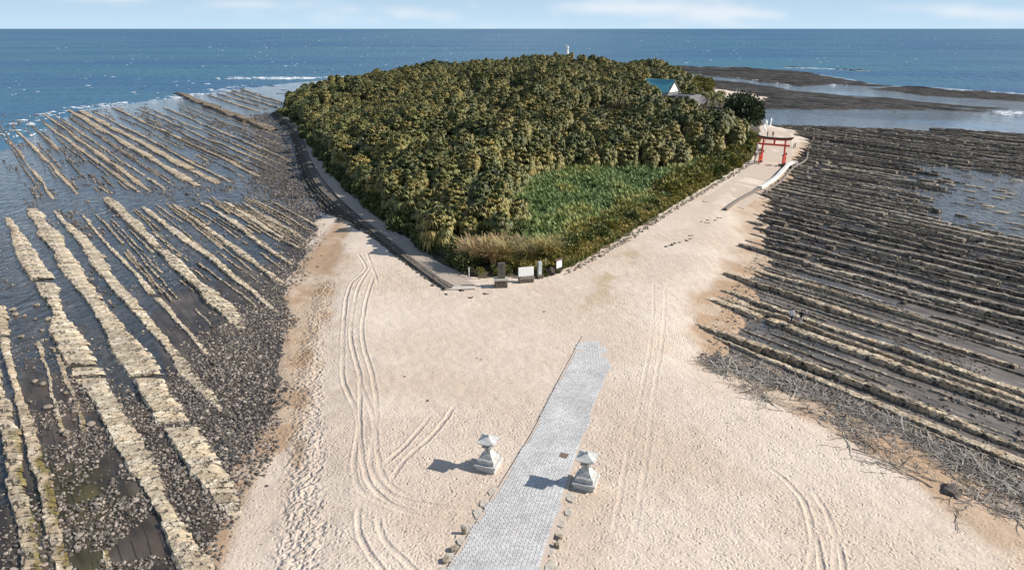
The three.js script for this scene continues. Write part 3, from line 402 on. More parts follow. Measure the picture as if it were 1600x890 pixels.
// ---------------------------------------------------------------- stone lanterns
function squareLathe(prof, mat, name, parent, flare) { // square section swept up a profile of [half width, y]
  const pos = [], P = [[1, 1], [-1, 1], [-1, -1], [1, -1]];
  for (let i = 1; i < prof.length; i++) for (let k = 0; k < 4; k++) { const a = P[k], b = P[(k + 1) % 4], [w0, y0] = prof[i - 1], [w1, y1] = prof[i]; const A = [a[0] * w0, y0, a[1] * w0], B = [b[0] * w0, y0, b[1] * w0], C = [a[0] * w1, y1, a[1] * w1], D = [b[0] * w1, y1, b[1] * w1]; pos.push(...A, ...C, ...B, ...B, ...C, ...D); }
  const uv = []; for (let i = 0; i < pos.length; i += 3) uv.push((pos[i] + pos[i + 2]) * 0.9, pos[i + 1] * 0.9 + pos[i] * 0.2);
  return mesh(name, tri(pos, null, uv), mat, parent);
}
function lantern(x, z, turn, label) {
  const y = sandBase(x, z) - 0.02, L = group('stone_lantern', x, y, z, turn), m = std(0.60, 0.59, 0.57, 0.9, { map: stoneTex, bumpMap: rockBump, bumpScale: 0.012 }), dk = std(0.05, 0.05, 0.05, 0.95);
  squareLathe([[0, 0], [0.72, 0], [0.72, 0.40], [0, 0.40]], m, 'plinth', L);
  squareLathe([[0, 0.402], [0.80, 0.402], [0.82, 0.43], [0.82, 0.52], [0.78, 0.56], [0, 0.56]], m, 'base_slab', L);
  squareLathe([[0, 0.562], [0.62, 0.562], [0.62, 0.86], [0.57, 0.92], [0.50, 0.94], [0.44, 1.02], [0.36, 1.16], [0.28, 1.28], [0.22, 1.42], [0.205, 1.70], [0, 1.70]], m, 'pedestal', L);
  squareLathe([[0, 1.702], [0.23, 1.702], [0.38, 1.80], [0.38, 1.88], [0, 1.88]], m, 'platform', L);
  const fb = squareLathe([[0, 1.882], [0.25, 1.882], [0.25, 2.24], [0, 2.24]], m, 'light_box', L);
  for (let k = 0; k < 4; k++) { const o = box(0.26, 0.2, 0.02, 0, 2.06, 0.252); o.rotateY(k * Math.PI / 2); mesh('opening', o, dk, fb); }
  for (const yy of [1.46, 1.6]) { const o = box(0.11, 0.08, 0.02, 0, yy, 0.222); mesh('carved_panel', o, std(0.25, 0.25, 0.24, 0.95), L); }
  // roof with upturned corners
  const n = 12, pos = [], uv = []; const rf = (u, v) => { const w = 0.68, d = Math.max(Math.abs(u), Math.abs(v)), c = Math.min(Math.abs(u), Math.abs(v)) / (d || 1); return [u * w, 2.32 + 0.40 * Math.pow(1 - d, 1.35) + 0.12 * Math.pow(c * d, 4), v * w]; }, ed = (u, v) => { const r = rf(u, v); return [r[0] * 0.97, r[1] - 0.09, r[2] * 0.97]; };
  const quad = (a, b, c, d) => { pos.push(...a, ...b, ...c, ...b, ...d, ...c); };
  for (let i = 0; i < n; i++) for (let j = 0; j < n; j++) { const u0 = i / n * 2 - 1, u1 = (i + 1) / n * 2 - 1, v0 = j / n * 2 - 1, v1 = (j + 1) / n * 2 - 1; quad(rf(u0, v0), rf(u0, v1), rf(u1, v0), rf(u1, v1)); }
  for (let i = 0; i < n; i++) { const a = i / n * 2 - 1, b = (i + 1) / n * 2 - 1; for (const s of [-1, 1]) { quad(rf(a, s), rf(b, s), ed(a, s), ed(b, s)); quad(rf(s, a), rf(s, b), ed(s, a), ed(s, b)); quad(ed(a, s), ed(b, s), [a * 0.2, 2.24, s * 0.2], [b * 0.2, 2.24, s * 0.2]); quad(ed(s, a), ed(s, b), [s * 0.2, 2.24, a * 0.2], [s * 0.2, 2.24, b * 0.2]); } }
  for (let i = 0; i < pos.length; i += 3) uv.push(pos[i], pos[i + 2]);
  mesh('roof', tri(pos, null, uv), m, L); squareLathe([[0, 2.68], [0.09, 2.68], [0.09, 2.74], [0.05, 2.78], [0, 2.78]], m, 'finial', L);
  tag(L, label, 'stone lantern'); return L;
}
lantern(-1.7, -42.4, -0.34, 'pale stone lantern on the sand, its shadow falling on bare sand');
lantern(5.15, -40.3, -0.34, 'pale stone lantern at the path edge, its shadow falling across the paving');
// ---------------------------------------------------------------- driftwood
{
  const R = rng(61), line = [[19.6, -60.4], [24, -56.8], [28.3, -53.2], [32.2, -47], [36, -40], [41, -31]], inner = [[19, -58.5], [21.7, -51.6], [27, -45], [29.9, -39.6], [33.7, -36.5], [38, -30]];
  const wood = std(0.30, 0.25, 0.20, 0.95, { map: stoneTex }), grey = std(0.5, 0.44, 0.37, 0.95, { map: stoneTex });
  function branch(seed, len, r, twigs) { // wandering stem with side shoots
    const P = rng(seed), out = []; const stem = (x, y, z, a, L, rad, lev) => { const pts = [V3(x, y, z)]; let n = 5; for (let i = 1; i <= n; i++) { a += (P() - 0.5) * 0.9; x += Math.cos(a) * L / n; z += Math.sin(a) * L / n; y = Math.max(0.02, y + (P() - 0.45) * L * 0.07); pts.push(V3(x, y, z)); if (lev && P() < 0.75) stem(x, y, z, a + (P() < 0.5 ? -1 : 1) * (0.5 + P() * 0.7), L * (0.25 + P() * 0.35), rad * 0.6, lev - 1); } const g = new THREE.TubeGeometry(new THREE.CatmullRomCurve3(pts), 7, rad, 4); const p = g.attributes.position; out.push(g); };
    stem(0, 0.05, 0, P() * 6.3, len, r, twigs); return merged(out);
  }
  const big = [1, 2, 3, 4, 5].map((s) => branch(s * 17, 3.4, 0.06, 2)), small = [6, 7, 8, 9].map((s) => branch(s * 13, 1.3, 0.032, 1));
  const at = (f, t) => { const [ax, az] = lerpLine(line, t), [bx, bz] = lerpLine(inner, t); return [mix(ax, bx, f), mix(az, bz, f)]; };
  for (let i = 0; i < 64; i++) { const [x, z] = at(0.15 + R() * 0.95, R()); const o = mesh('driftwood_branch', big[i % 5], i % 3 ? wood : grey); o.position.set(x, Math.max(0.05, sandBase(x, z)) + 0.02, z); o.rotation.y = -0.9 + (R() - 0.5) * 2.4; o.scale.set(0.7 + R() * 0.6, 0.55, 0.7 + R() * 0.6); tag(o, 'bleached driftwood branch in the tangled drift line below the sand', 'driftwood', 'branches of the drift line'); }
  for (let k = 0; k < 4; k++) { const l = []; for (let i = 0; i < 480; i++) { const t = R(), f = Math.pow(R(), 1.9) * 1.15 - 0.03; if (f > 0.26 && fbm(t * 40, f * 4, 2) < 0.12) continue; const [x, z] = at(f, t), c = 0.07 + R() * 0.34; l.push([x, Math.max(0.04, sandBase(x, z)) + R() * 0.05, z, 0.8 + R() * 0.9, 0.4, 0.8 + R() * 0.9, (R() - 0.5) * 0.3, -0.9 + (R() - 0.5) * 2.6, (R() - 0.5) * 0.3, c, c * 0.89, c * 0.77]); } stuff(instances(['driftwood_twigs', 'driftwood_sticks', 'dry_vines', 'drift_litter'][k], small[k], std(1, 1, 1, 0.95), l), ['pale tangled twigs washed up along the drift line', 'grey sticks heaped along the drift line', 'dry curling vines caught in the drift line', 'small woody litter scattered over the drift line'][k], 'driftwood'); }
}

// ---------------------------------------------------------------- plants
const leafMat = (k = 1) => new THREE.MeshStandardMaterial({ vertexColors: true, roughness: leafRough, side: THREE.DoubleSide, color: new THREE.Color().setRGB(k, k, k) });
const GREENS = leafMat();
// fan leaf: folded rays with drooping tips; pos/col pushed
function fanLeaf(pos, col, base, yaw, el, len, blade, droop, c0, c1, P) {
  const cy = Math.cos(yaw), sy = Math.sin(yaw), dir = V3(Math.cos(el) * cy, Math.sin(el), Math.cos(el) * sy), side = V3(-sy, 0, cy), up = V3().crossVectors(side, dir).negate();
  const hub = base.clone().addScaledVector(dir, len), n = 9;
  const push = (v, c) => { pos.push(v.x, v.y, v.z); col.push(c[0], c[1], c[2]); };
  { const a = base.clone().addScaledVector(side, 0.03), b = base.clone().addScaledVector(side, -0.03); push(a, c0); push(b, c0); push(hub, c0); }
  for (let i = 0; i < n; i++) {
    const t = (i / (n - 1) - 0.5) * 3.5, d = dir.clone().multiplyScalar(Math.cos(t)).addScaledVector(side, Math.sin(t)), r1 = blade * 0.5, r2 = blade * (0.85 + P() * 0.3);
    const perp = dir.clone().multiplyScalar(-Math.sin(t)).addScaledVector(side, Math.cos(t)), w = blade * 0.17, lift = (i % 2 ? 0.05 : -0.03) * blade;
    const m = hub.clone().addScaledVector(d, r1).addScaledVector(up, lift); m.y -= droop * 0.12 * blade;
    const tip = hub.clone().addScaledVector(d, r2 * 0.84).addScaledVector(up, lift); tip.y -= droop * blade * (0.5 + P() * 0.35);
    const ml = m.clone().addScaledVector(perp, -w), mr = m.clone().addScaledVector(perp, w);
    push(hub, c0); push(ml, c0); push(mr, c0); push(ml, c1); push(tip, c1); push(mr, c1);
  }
}
function palmCrown(seed, n, R0, dry) {
  const P = rng(seed), pos = [], col = [], o = V3(0, 0, 0);
  for (let i = 0; i < n; i++) {
    const f = (i + 0.5) / n, el = dry ? -0.6 - f * 0.85 : 1.4 - f * 2.25 + (P() - 0.5) * 0.7, yaw = i * 2.39996 + P() * 0.5, k = 0.75 + P() * 0.5, y = P();
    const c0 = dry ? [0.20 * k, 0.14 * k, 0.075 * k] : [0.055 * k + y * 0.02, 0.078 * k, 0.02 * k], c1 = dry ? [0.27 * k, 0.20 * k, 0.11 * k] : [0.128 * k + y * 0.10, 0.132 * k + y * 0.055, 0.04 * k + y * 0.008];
    fanLeaf(pos, col, o, yaw, el, R0 * (dry ? 0.5 : 0.44 + P() * 0.24), R0 * (0.34 + P() * 0.13), dry ? 0.35 : 0.75 + f * 0.8, c0, c1, P);
  }
  return tri(pos, null, null, col);
}
const palmTrunk = (() => { const g = cyl(0.17, 0.12, 1, 0, 0, 0, 7); return g; })();
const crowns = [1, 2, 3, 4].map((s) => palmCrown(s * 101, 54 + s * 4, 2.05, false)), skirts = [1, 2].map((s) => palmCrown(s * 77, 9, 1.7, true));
const bark = std(0.17, 0.13, 0.09, 1, { map: stoneTex }), dryMat = leafMat();
const tints = [[0.86, 0.9, 0.8], [1.08, 1, 0.86], [0.6, 0.7, 0.64], [1.36, 1.18, 0.98], [0.46, 0.56, 0.5]].map((c) => { const m = leafMat(); m.color.setRGB(...c); return m; });
const MEADOW = [[0.5, -95], [3, -92.5], [7, -92], [10, -97], [21.5, -116], [32, -133], [40, -147], [46, -158], [42, -158], [36, -150], [30, -146], [24, -147], [10, -143], [1.5, -130], [0, -112]];
const CLEAR = [[46, -276], [48, -300], [62, -312], [90, -310], [94, -290], [86, -246], [72, -199], [66, -195], [56, -199], [52, -212], [52, -240], [52, -260]];
const canopyHill = (x, z) => islandY(x, z);
{
  const R = rng(2024), spots = [], cell = {};
  const ok = (x, z, r) => { const i = Math.floor(x / 3), j = Math.floor(z / 3); for (let a = -1; a < 2; a++) for (let b = -1; b < 2; b++) for (const s of cell[(i + a) + ',' + (j + b)] ?? []) if (Math.hypot(s[0] - x, s[1] - z) < r) return false; (cell[i + ',' + j] ??= []).push([x, z]); return true; };
  for (let k = 0; k < 90000; k++) {
    const x = -100 + R() * 214, z = -84 - R() * 446, d = islandD(x, z); if (d < 1.3) continue;
    if (sdf(MEADOW, x, z) + fbm(x * 0.25, z * 0.25, 2) * 5 > -0.6 || sdf(CLEAR, x, z) > 0) continue; if (z > -93 && x < 14) continue; if (fbm(x * 0.07 + 70, z * 0.07, 3) < -0.24) continue;
    if (x > 60 && d < 16 && z < -300) continue; if (x > 4 && z > -205 && d < (z > -170 ? 7.5 : 4.5)) continue;
    if (!ok(x, z, 2.3 + 0.9 * noise(x * 0.12, z * 0.12))) continue; spots.push([x, z, d]);
  }
  const info = spots.map(([x, z, d]) => { const low = Math.min(sstep(1, 10, d), sstep(0, 12, -sdf(MEADOW, x, z))), h = mix(x < 0 && z > -260 ? 2.7 : 1.8, 4.4, low) + R() * R() * 2.6 + 6.5 * fbm(x * 0.075 + 20, z * 0.075, 2) * low + (z > -170 ? 0.5 : 0); return { x, z, y: canopyHill(x, z) - 0.1, h: Math.max(1.5, h), s: (0.72 + R() * 0.62) * (z > -190 ? 1.18 : 1), a: R() * 6.3, v: Math.floor(R() * 4), tn: R() < 0.36 ? 0 : R() < 0.42 ? 1 : R() < 0.4 ? 2 : R() < 0.5 ? 3 : 4, dist: Math.hypot(x, z, 24), lx: (R() - 0.5) * 0.14, lz: (R() - 0.5) * 0.14 }; });
  info.sort((a, b) => a.dist - b.dist); console.log('palms', info.length);
  const protos = {};
  const N = 300;
  for (let i = 0; i < Math.min(N, info.length); i++) {
    const t = info[i], key = t.v + '_' + t.tn; let g;
    if (!protos[key]) { g = new THREE.Group(); mesh('trunk', palmTrunk, bark, g); mesh('crown', crowns[t.v], tints[t.tn], g); mesh('dry_fronds', skirts[t.v % 2], dryMat, g); protos[key] = g; }
    g = protos[key].clone(); g.name = numbered('fan_palm'); scene.add(g); g.position.set(t.x, t.y, t.z); g.rotation.set(t.lx, t.a, t.lz);
    g.children[0].scale.set(1, t.h, 1); g.children[1].position.y = t.h; g.children[1].scale.setScalar(t.s); g.children[2].position.y = t.h - 0.25; g.children[2].scale.setScalar(t.s);
    const md = -sdf(MEADOW, t.x, t.z), wd = distLine(WALK, t.x, t.z), q = md < 6 ? 0 : wd < 9 ? 1 : 2; tag(g, ['shaggy fan palm overhanging the edge of the green reed clearing', 'shaggy fan palm at the forest edge above the shaded walkway', 'shaggy olive fan palm inside the dense forest behind the signboards'][q], 'palm tree', ['fan palms round the reed clearing', 'fan palms above the walkway', 'fan palms of the inner forest'][q]);
  }
  const rest = [[], [], [], []]; for (let i = N; i < info.length; i++) { const t = info[i], c = tints[t.tn].color; rest[t.v].push([t.x, t.y + t.h, t.z, t.s, t.s, t.s, t.lx, t.a, t.lz, c.r, c.g, c.b]); }
  rest.forEach((l, k) => { const g = mergeGeometries([crowns[k], skirts[k % 2].clone().translate(0, -0.25, 0), colored(cyl(0.17, 0.12, 6, 0, -6, 0, 6).toNonIndexed(), () => [0.17, 0.13, 0.09])].map((q) => { const c = q.clone(); c.deleteAttribute('uv'); return c; })); stuff(instances(['palm_forest', 'palm_wood', 'palm_grove', 'palm_thicket'][k], g, GREENS, l), ['distant fan palms massed over the middle of the island', 'distant fan palms crowding the island hill', 'distant fan palms filling the far slope', 'distant fan palms among the island canopy'][k], 'forest'); });
}
console.log('palms done');
// leafy shrubs
function leafBall(seed, n, rx, ry, rz, size, c0, c1, lobes = 7) {
  const P = rng(seed), pos = [], col = [], L = []; for (let i = 0; i < lobes; i++) { const a = P() * 6.3, e = P() * 1.1, r = 0.45 + P() * 0.2; L.push([Math.cos(a) * Math.cos(e) * r, 0.15 + Math.sin(e) * r, Math.sin(a) * Math.cos(e) * r, 0.36 + P() * 0.2]); }
  for (let i = 0; i < n; i++) {
    const l = L[Math.floor(P() * lobes)], a = P() * 6.283, u = P() * 2 - 1, s = Math.sqrt(1 - u * u), rr = l[3] * (0.72 + P() * 0.32), nx = Math.cos(a) * s, nz = Math.sin(a) * s;
    const x = (l[0] + nx * rr) * rx, y = Math.max(-0.05, l[1] + u * rr) * ry, z = (l[2] + nz * rr) * rz, t = P(), k = 0.7 + P() * 0.6, c = mix3(c0, c1, t).map((q) => q * k);
    const A = V3(P() - 0.5, P() - 0.5, P() - 0.5).normalize(), B = V3(nx + (P() - 0.5), u + P() - 0.2, nz + (P() - 0.5)).normalize(), T = V3().crossVectors(A, B).normalize(), sz = size * (0.6 + P() * 0.8);
    const v = [V3(x, y, z).addScaledVector(T, -sz * 0.5), V3(x, y, z).addScaledVector(B, sz * 0.9).addScaledVector(A, sz * 0.2), V3(x, y, z).addScaledVector(T, sz * 0.5), V3(x, y, z).addScaledVector(B, -sz * 0.7)];
    for (const q of [0, 1, 2, 0, 2, 3]) { pos.push(v[q].x, v[q].y, v[q].z); col.push(...c); }
  }
  return tri(pos, null, null, col);
}
const stemG = merged([cyl(0.07, 0.04, 0.9, 0, 0, 0, 6), ...[0, 1, 2].map((k) => { const g = cyl(0.045, 0.02, 0.9, 0, 0, 0, 5); g.rotateZ(0.6); g.rotateY(k * 2.1); g.translate(0, 0.2, 0); return g; })]);
const shrubKinds = [
  [leafBall(301, 1100, 1.5, 1.7, 1.5, 0.22, [0.12, 0.125, 0.022], [0.24, 0.205, 0.04]), 'yellow olive shrub in the border between the reeds and the sand path', 'yellow olive shrubs along the sand path'],
  [leafBall(302, 1100, 1.6, 1.5, 1.6, 0.24, [0.06, 0.085, 0.02], [0.14, 0.15, 0.035]), 'green bush in the border between the palms and the sand path', 'green bushes along the sand path'],
  [leafBall(303, 1200, 1.7, 1.7, 1.7, 0.22, [0.072, 0.095, 0.03], [0.15, 0.16, 0.05]), 'leafy evergreen bush at the shaded forest edge behind the rail fence', 'leafy bushes at the shaded forest edge']];
const shrubProto = shrubKinds.map(([g]) => { const r = new THREE.Group(); mesh('stem', stemG, bark, r); mesh('foliage', g, GREENS, r); return r; });
function shrub(k, x, z, s, a, sy = 1) { const g = shrubProto[k].clone(); g.name = numbered('shrub'); g.position.set(x, islandY(x, z) - 0.05, z); g.rotation.y = a; g.scale.set(s, s * sy, s); scene.add(g); tag(g, shrubKinds[k][1], 'shrub', shrubKinds[k][2]); return g; }
{
  const R = rng(71), E = [[7, -86.5], [14.3, -98], [28.7, -121.5], [43, -143.8], [57, -166.5], [71, -201]];
  for (let i = 0; i < 130; i++) { const t = i / 130, [x, z] = lerpLine(E, t), off = 0.6 + R() * 4.6; shrub(R() < (t > 0.45 ? 0.68 : 0.6) ? 0 : 1, x - off * 0.84, z - off * 0.53, 0.65 + R() * 0.65 + (t > 0.42 ? 0.5 : 0), R() * 6); }
  for (let i = 0; i < 22; i++) { const o = shrub(R() < 0.5 ? 1 : 0, -4.5 + R() * 11, -83.6 - R() * 1.6, 0.3 + R() * 0.28, R() * 6); o.userData.label = 'low scrubby bush directly behind the monument and signs'; o.userData.group = 'low scrub behind the signs'; }
  for (let i = 0; i < 26; i++) shrub(R() < 0.6 ? 0 : 1, -1 + R() * 10, -86 - R() * 7, 0.5 + R() * 0.4, R() * 6);
  for (let i = 0; i < 30; i++) { const x = -9 + R() * 9.5, z = -90.5 - R() * 9; if (islandD(x, z) > 1.5) { const o = shrub(2, x, z, 0.8 + R() * 0.6, R() * 6, 1.1); o.userData.label = 'leafy bush in the thicket behind the dry grass plumes'; o.userData.group = 'thicket behind the dry grass'; } }
  for (let i = 0; i < 40; i++) { const [x, z] = lerpLine([[0, -114], [1, -131], [10, -144], [24, -148.5], [36, -152]], i / 40), o = shrub(R() < 0.5 ? 1 : 2, x + (R() - 0.5) * 3 - 1, z - 1.5 - R() * 2, 0.7 + R() * 0.5, R() * 6); o.userData.label = 'low bush under the palms at the back of the reed clearing'; o.userData.group = 'bushes at the back of the clearing'; }
  const W = [[-6.5, -85], [-13, -95.5], [-22, -112], [-31, -130], [-43.5, -160], [-55, -187], [-69, -224], [-87, -266]];
  for (let i = 0; i < 70; i++) { const t = i / 70, [x, z] = lerpLine(W, t), off = R() * 3.4 - 0.7; shrub(2, x + off * 0.85 + 0.5, z + off * 0.3 - 0.5, 0.8 + R() * 0.75 - (t < 0.1 ? 0.3 : 0), R() * 6, 1.15); }
  for (let i = 0; i < 110; i++) { const x = 74 + R() * 38, z = -268 - R() * 170; if (islandD(x, z) < 0.5 || (x < 82 && z > -275) || (z < -312 && islandD(x, z) > 17)) continue; shrub(R() < 0.7 ? 0 : 1, x, z, 1.2 + R() * 0.8, R() * 6).userData.label = 'tall yellow green shrub on the far shore behind the grey roofs', scene.children[scene.children.length - 1].userData.group = 'shrubs on the far shore'; }
}
{ // broadleaf trees among the palms
  const R = rng(909), gs = [leafBall(501, 1500, 3.2, 2.6, 3.2, 0.34, [0.05, 0.07, 0.022], [0.10, 0.115, 0.04], 9), leafBall(502, 1500, 3, 2.4, 3, 0.32, [0.09, 0.075, 0.035], [0.17, 0.135, 0.06], 9), leafBall(503, 1500, 3.4, 2.8, 3, 0.34, [0.075, 0.10, 0.025], [0.15, 0.16, 0.045], 9)], tk = merged([cyl(0.2, 0.12, 4, 0, 0, 0, 7), ...[0, 1, 2].map((k) => { const g = cyl(0.09, 0.05, 2, 0, 0, 0, 6); g.rotateZ(0.7); g.rotateY(k * 2.1); g.translate(0, 3, 0); return g; })]);
  const pr = gs.map((g) => { const t = new THREE.Group(); mesh('trunk', tk, bark, t); mesh('crown', g, GREENS, t).position.y = 2.9; return t; });
  for (let i = 0; i < 260; i++) { const z = -98 - Math.pow(R(), 1.3) * 390, x = -95 + R() * 200, d = islandD(x, z); if (d < 5 || sdf(MEADOW, x, z) > -3 || sdf(CLEAR, x, z) > -2) continue; if (fbm(x * 0.07 + 70, z * 0.07, 3) > -0.08) continue; const k = Math.floor(R() * 3), t = pr[k].clone(); t.name = numbered('broadleaf_tree'); scene.add(t); t.position.set(x, islandY(x, z) - 0.1, z); t.rotation.y = R() * 6; t.scale.setScalar(0.75 + R() * 0.5); tag(t, ['dark green broadleaf tree in a gap between the fan palms', 'brownish half-bare broadleaf tree in a gap between the fan palms', 'bright green broadleaf tree in a gap between the fan palms'][k], 'tree', ['dark green trees among the palms', 'brownish trees among the palms', 'bright green trees among the palms'][k]); }
}
{ // reeds
  const P = rng(12), pos = [], col = []; for (let i = 0; i < 26; i++) { const a = P() * 6.3, r = P() * 0.45, x = Math.cos(a) * r, z = Math.sin(a) * r, h = 1.3 + P() * 0.9, b = P() * 6.3, ln = 0.35 + P() * 0.5, w = 0.045, k = 0.7 + P() * 0.6, c = [0.11 * k, 0.165 * k, 0.035 * k], c2 = [0.25 * k, 0.28 * k, 0.085 * k]; const mx = x + Math.cos(b) * ln * 0.35, mz = z + Math.sin(b) * ln * 0.35, tx = x + Math.cos(b) * ln, tz = z + Math.sin(b) * ln, sx = -Math.sin(b) * w, sz = Math.cos(b) * w; pos.push(x - sx, 0, z - sz, x + sx, 0, z + sz, mx + sx, h * 0.7, mz + sz, x - sx, 0, z - sz, mx + sx, h * 0.7, mz + sz, mx - sx, h * 0.7, mz - sz, mx - sx, h * 0.7, mz - sz, mx + sx, h * 0.7, mz + sz, tx, h * 0.92, tz); for (let q = 0; q < 9; q++) col.push(...(q < 6 ? c : c2)); }
  const g = tri(pos, null, null, col), R = rng(13), l = [];
  for (let i = 0; i < 14000; i++) { const x = -5 + R() * 62, z = -86 - R() * 80; const d = sdf(MEADOW, x, z) + fbm(x * 0.25, z * 0.25, 2) * 5; if (d < -0.8) continue; const n = fbm(x * 0.2, z * 0.2, 3), y = clamp(0.3 + n * 1.6 + (R() - 0.5) * 0.5, 0, 1), s = 0.6 + R() * 0.6 + n * 0.5; l.push([x, islandY(x, z) - 0.05, z, s, s, s, (R() - 0.5) * 0.3, R() * 6.3, (R() - 0.5) * 0.3, mix(0.75, 1.35, y * y), mix(0.92, 1.15, y), 1]); }
  for (let i = 0; i < 5200; i++) { const [ex, ez] = lerpLine([[2, -83.8], [8, -87.2], [14.3, -96.9], [28.7, -120.2], [43, -142.4], [57, -165], [71.5, -199.6]], R()), o = R() * 5.5, x = ex - o * 0.84, z = ez - o * 0.53, s = 0.3 + o * 0.1 + R() * 0.3, n = fbm(x * 0.3, z * 0.3, 2); l.push([x, islandY(x, z) - 0.05, z, s * 1.2, s, s * 1.2, (R() - 0.5) * 0.5, R() * 6.3, (R() - 0.5) * 0.5, 1.15 + n * 0.7 + R() * 0.3, 0.95 + n * 0.3, 0.8]); }
  stuff(instances('reeds', g, GREENS, l), 'green reed grass filling the clearing before the palms', 'reeds'); console.log('reeds', l.length);
}
// tall dry grasses at the tip of the wood
function plume(seed, n, h, c) { const P = rng(seed), pos = [], col = []; for (let i = 0; i < n; i++) { const b = P() * 6.3, ln = h * (0.25 + P() * 0.65), hh = h * (0.65 + P() * 0.4), w = 0.02, k = 0.7 + P() * 0.6, x0 = (P() - 0.5) * 0.5, z0 = (P() - 0.5) * 0.5, sx = -Math.sin(b) * w, sz = Math.cos(b) * w; let q = [x0, 0, z0]; for (let s = 1; s <= 4; s++) { const t = s / 4, r = [x0 + Math.cos(b) * ln * t * t, hh * (1.55 * t - 0.55 * t * t * (0.9 + P() * 0.5)), z0 + Math.sin(b) * ln * t * t]; pos.push(q[0] - sx, q[1], q[2] - sz, q[0] + sx, q[1], q[2] + sz, r[0] + sx, r[1], r[2] + sz, q[0] - sx, q[1], q[2] - sz, r[0] + sx, r[1], r[2] + sz, r[0] - sx, r[1], r[2] - sz); for (let m = 0; m < 6; m++) col.push(c[0] * k, c[1] * k, c[2] * k); q = r; } } return tri(pos, null, null, col); }
{
  const gs = [plume(1, 230, 2.5, [0.34, 0.235, 0.11]), plume(2, 200, 2.4, [0.27, 0.215, 0.07]), plume(3, 150, 2.2, [0.26, 0.21, 0.10])], R = rng(19);
  [[-4.8, -86.2, 0], [-3.4, -87.4, 0], [-2.4, -85.6, 0], [-5.6, -88, 0], [-0.8, -86.4, 1], [0.6, -88.6, 2], [-1.6, -90, 0], [2.4, -86.6, 1], [3.6, -88.4, 1], [5, -87.4, 1], [1.6, -91.4, 2], [-3.6, -90.6, 2], [-20, -116, 2], [-18.5, -118, 2]].forEach(([x, z, k]) => { const o = mesh('dry_grass_clump', gs[k], GREENS); o.position.set(x, islandY(x, z) - 0.05, z); o.rotation.y = R() * 6; o.scale.setScalar(1.15 + R() * 0.45); tag(o, z < -110 ? 'dry grass tuft poking from the dark bushes by the walkway' : k === 0 ? 'russet plume of dry grass behind the stone monument' : k === 1 ? 'arching olive brown grass clump behind the white signboard' : 'straw coloured grass tuft at the tip of the wood', 'grass clump', z < -110 ? 'tufts by the walkway' : ['russet plumes behind the monument', 'olive grass clumps behind the signboard', 'straw tufts at the tip of the wood'][k]); });
}
// single trees
{
  const big = leafBall(401, 6200, 6.7, 7.4, 6.7, 0.5, [0.03, 0.05, 0.02], [0.065, 0.085, 0.034], 22), t = group('evergreen_tree', 65.5, islandY(65.5, -203) + 0.2, -203); mesh('trunk', merged([cyl(0.4, 0.25, 5), ...[0, 1, 2, 3].map((k) => { const g = cyl(0.18, 0.08, 4, 0, 0, 0, 7); g.rotateZ(0.7); g.rotateY(k * 1.6); g.translate(0, 3, 0); return g; })]), bark, t); const c = mesh('crown', big, GREENS, t); c.position.y = 3.6; tag(t, 'big round dark evergreen tree beside the grey temple roof', 'tree');
  const u = group('flat_tree', -42, islandY(-42, -400) + 2, -400); mesh('trunk', cyl(0.35, 0.2, 6), bark, u); const v = mesh('crown', leafBall(402, 2600, 9, 2.6, 7, 0.5, [0.03, 0.046, 0.02], [0.065, 0.08, 0.034], 12), GREENS, u); v.position.y = 5.6; tag(u, 'dark flat-topped tree standing on the palm skyline', 'tree');
  const s = group('brown_shrub', 63.5, islandY(64, -176), -178); mesh('stem', stemG, bark, s); mesh('foliage', leafBall(403, 700, 1.8, 1.7, 1.8, 0.2, [0.09, 0.07, 0.04], [0.2, 0.15, 0.09]), GREENS, s); tag(s, 'leafless brownish shrub on the path behind the red gate', 'shrub');
  // feather palm among the roofs
  const d = group('feather_palm', 58.5, islandY(60, -208), -208), pos = [], col = [], P = rng(8);
  mesh('trunk', cyl(0.35, 0.28, 9.8, 0, 0, 0, 9), bark, d);
  for (let i = 0; i < 34; i++) { const yaw = i * 2.4, e0 = 1.25 - i / 34 * 1.6, L = 4.3 + P() * 0.9; let x = 0, y = 0, e = e0; const cy = Math.cos(yaw), sy = Math.sin(yaw); for (let k = 0; k < 9; k++) { const nx = x + Math.cos(e) * L / 9, ny = y + Math.sin(e) * L / 9, w = 0.62 * Math.sin((k + 1) / 10 * 3.1); for (const sd of [-1, 1]) { const c = 0.7 + P() * 0.6, tip = [nx * cy - sd * sy * w, ny - w * 0.45, nx * sy + sd * cy * w]; pos.push(x * cy, y, x * sy, nx * cy, ny, nx * sy, ...tip); for (let m = 0; m < 3; m++) col.push(0.16 * c, 0.155 * c, 0.05 * c); } x = nx; y = ny; e -= 0.19; } }
  mesh('crown', tri(pos, null, null, col), GREENS, d).position.y = 9.7; tag(d, 'feather palm with arching fronds rising between the grey roofs', 'palm tree');
}
console.log('plants done');

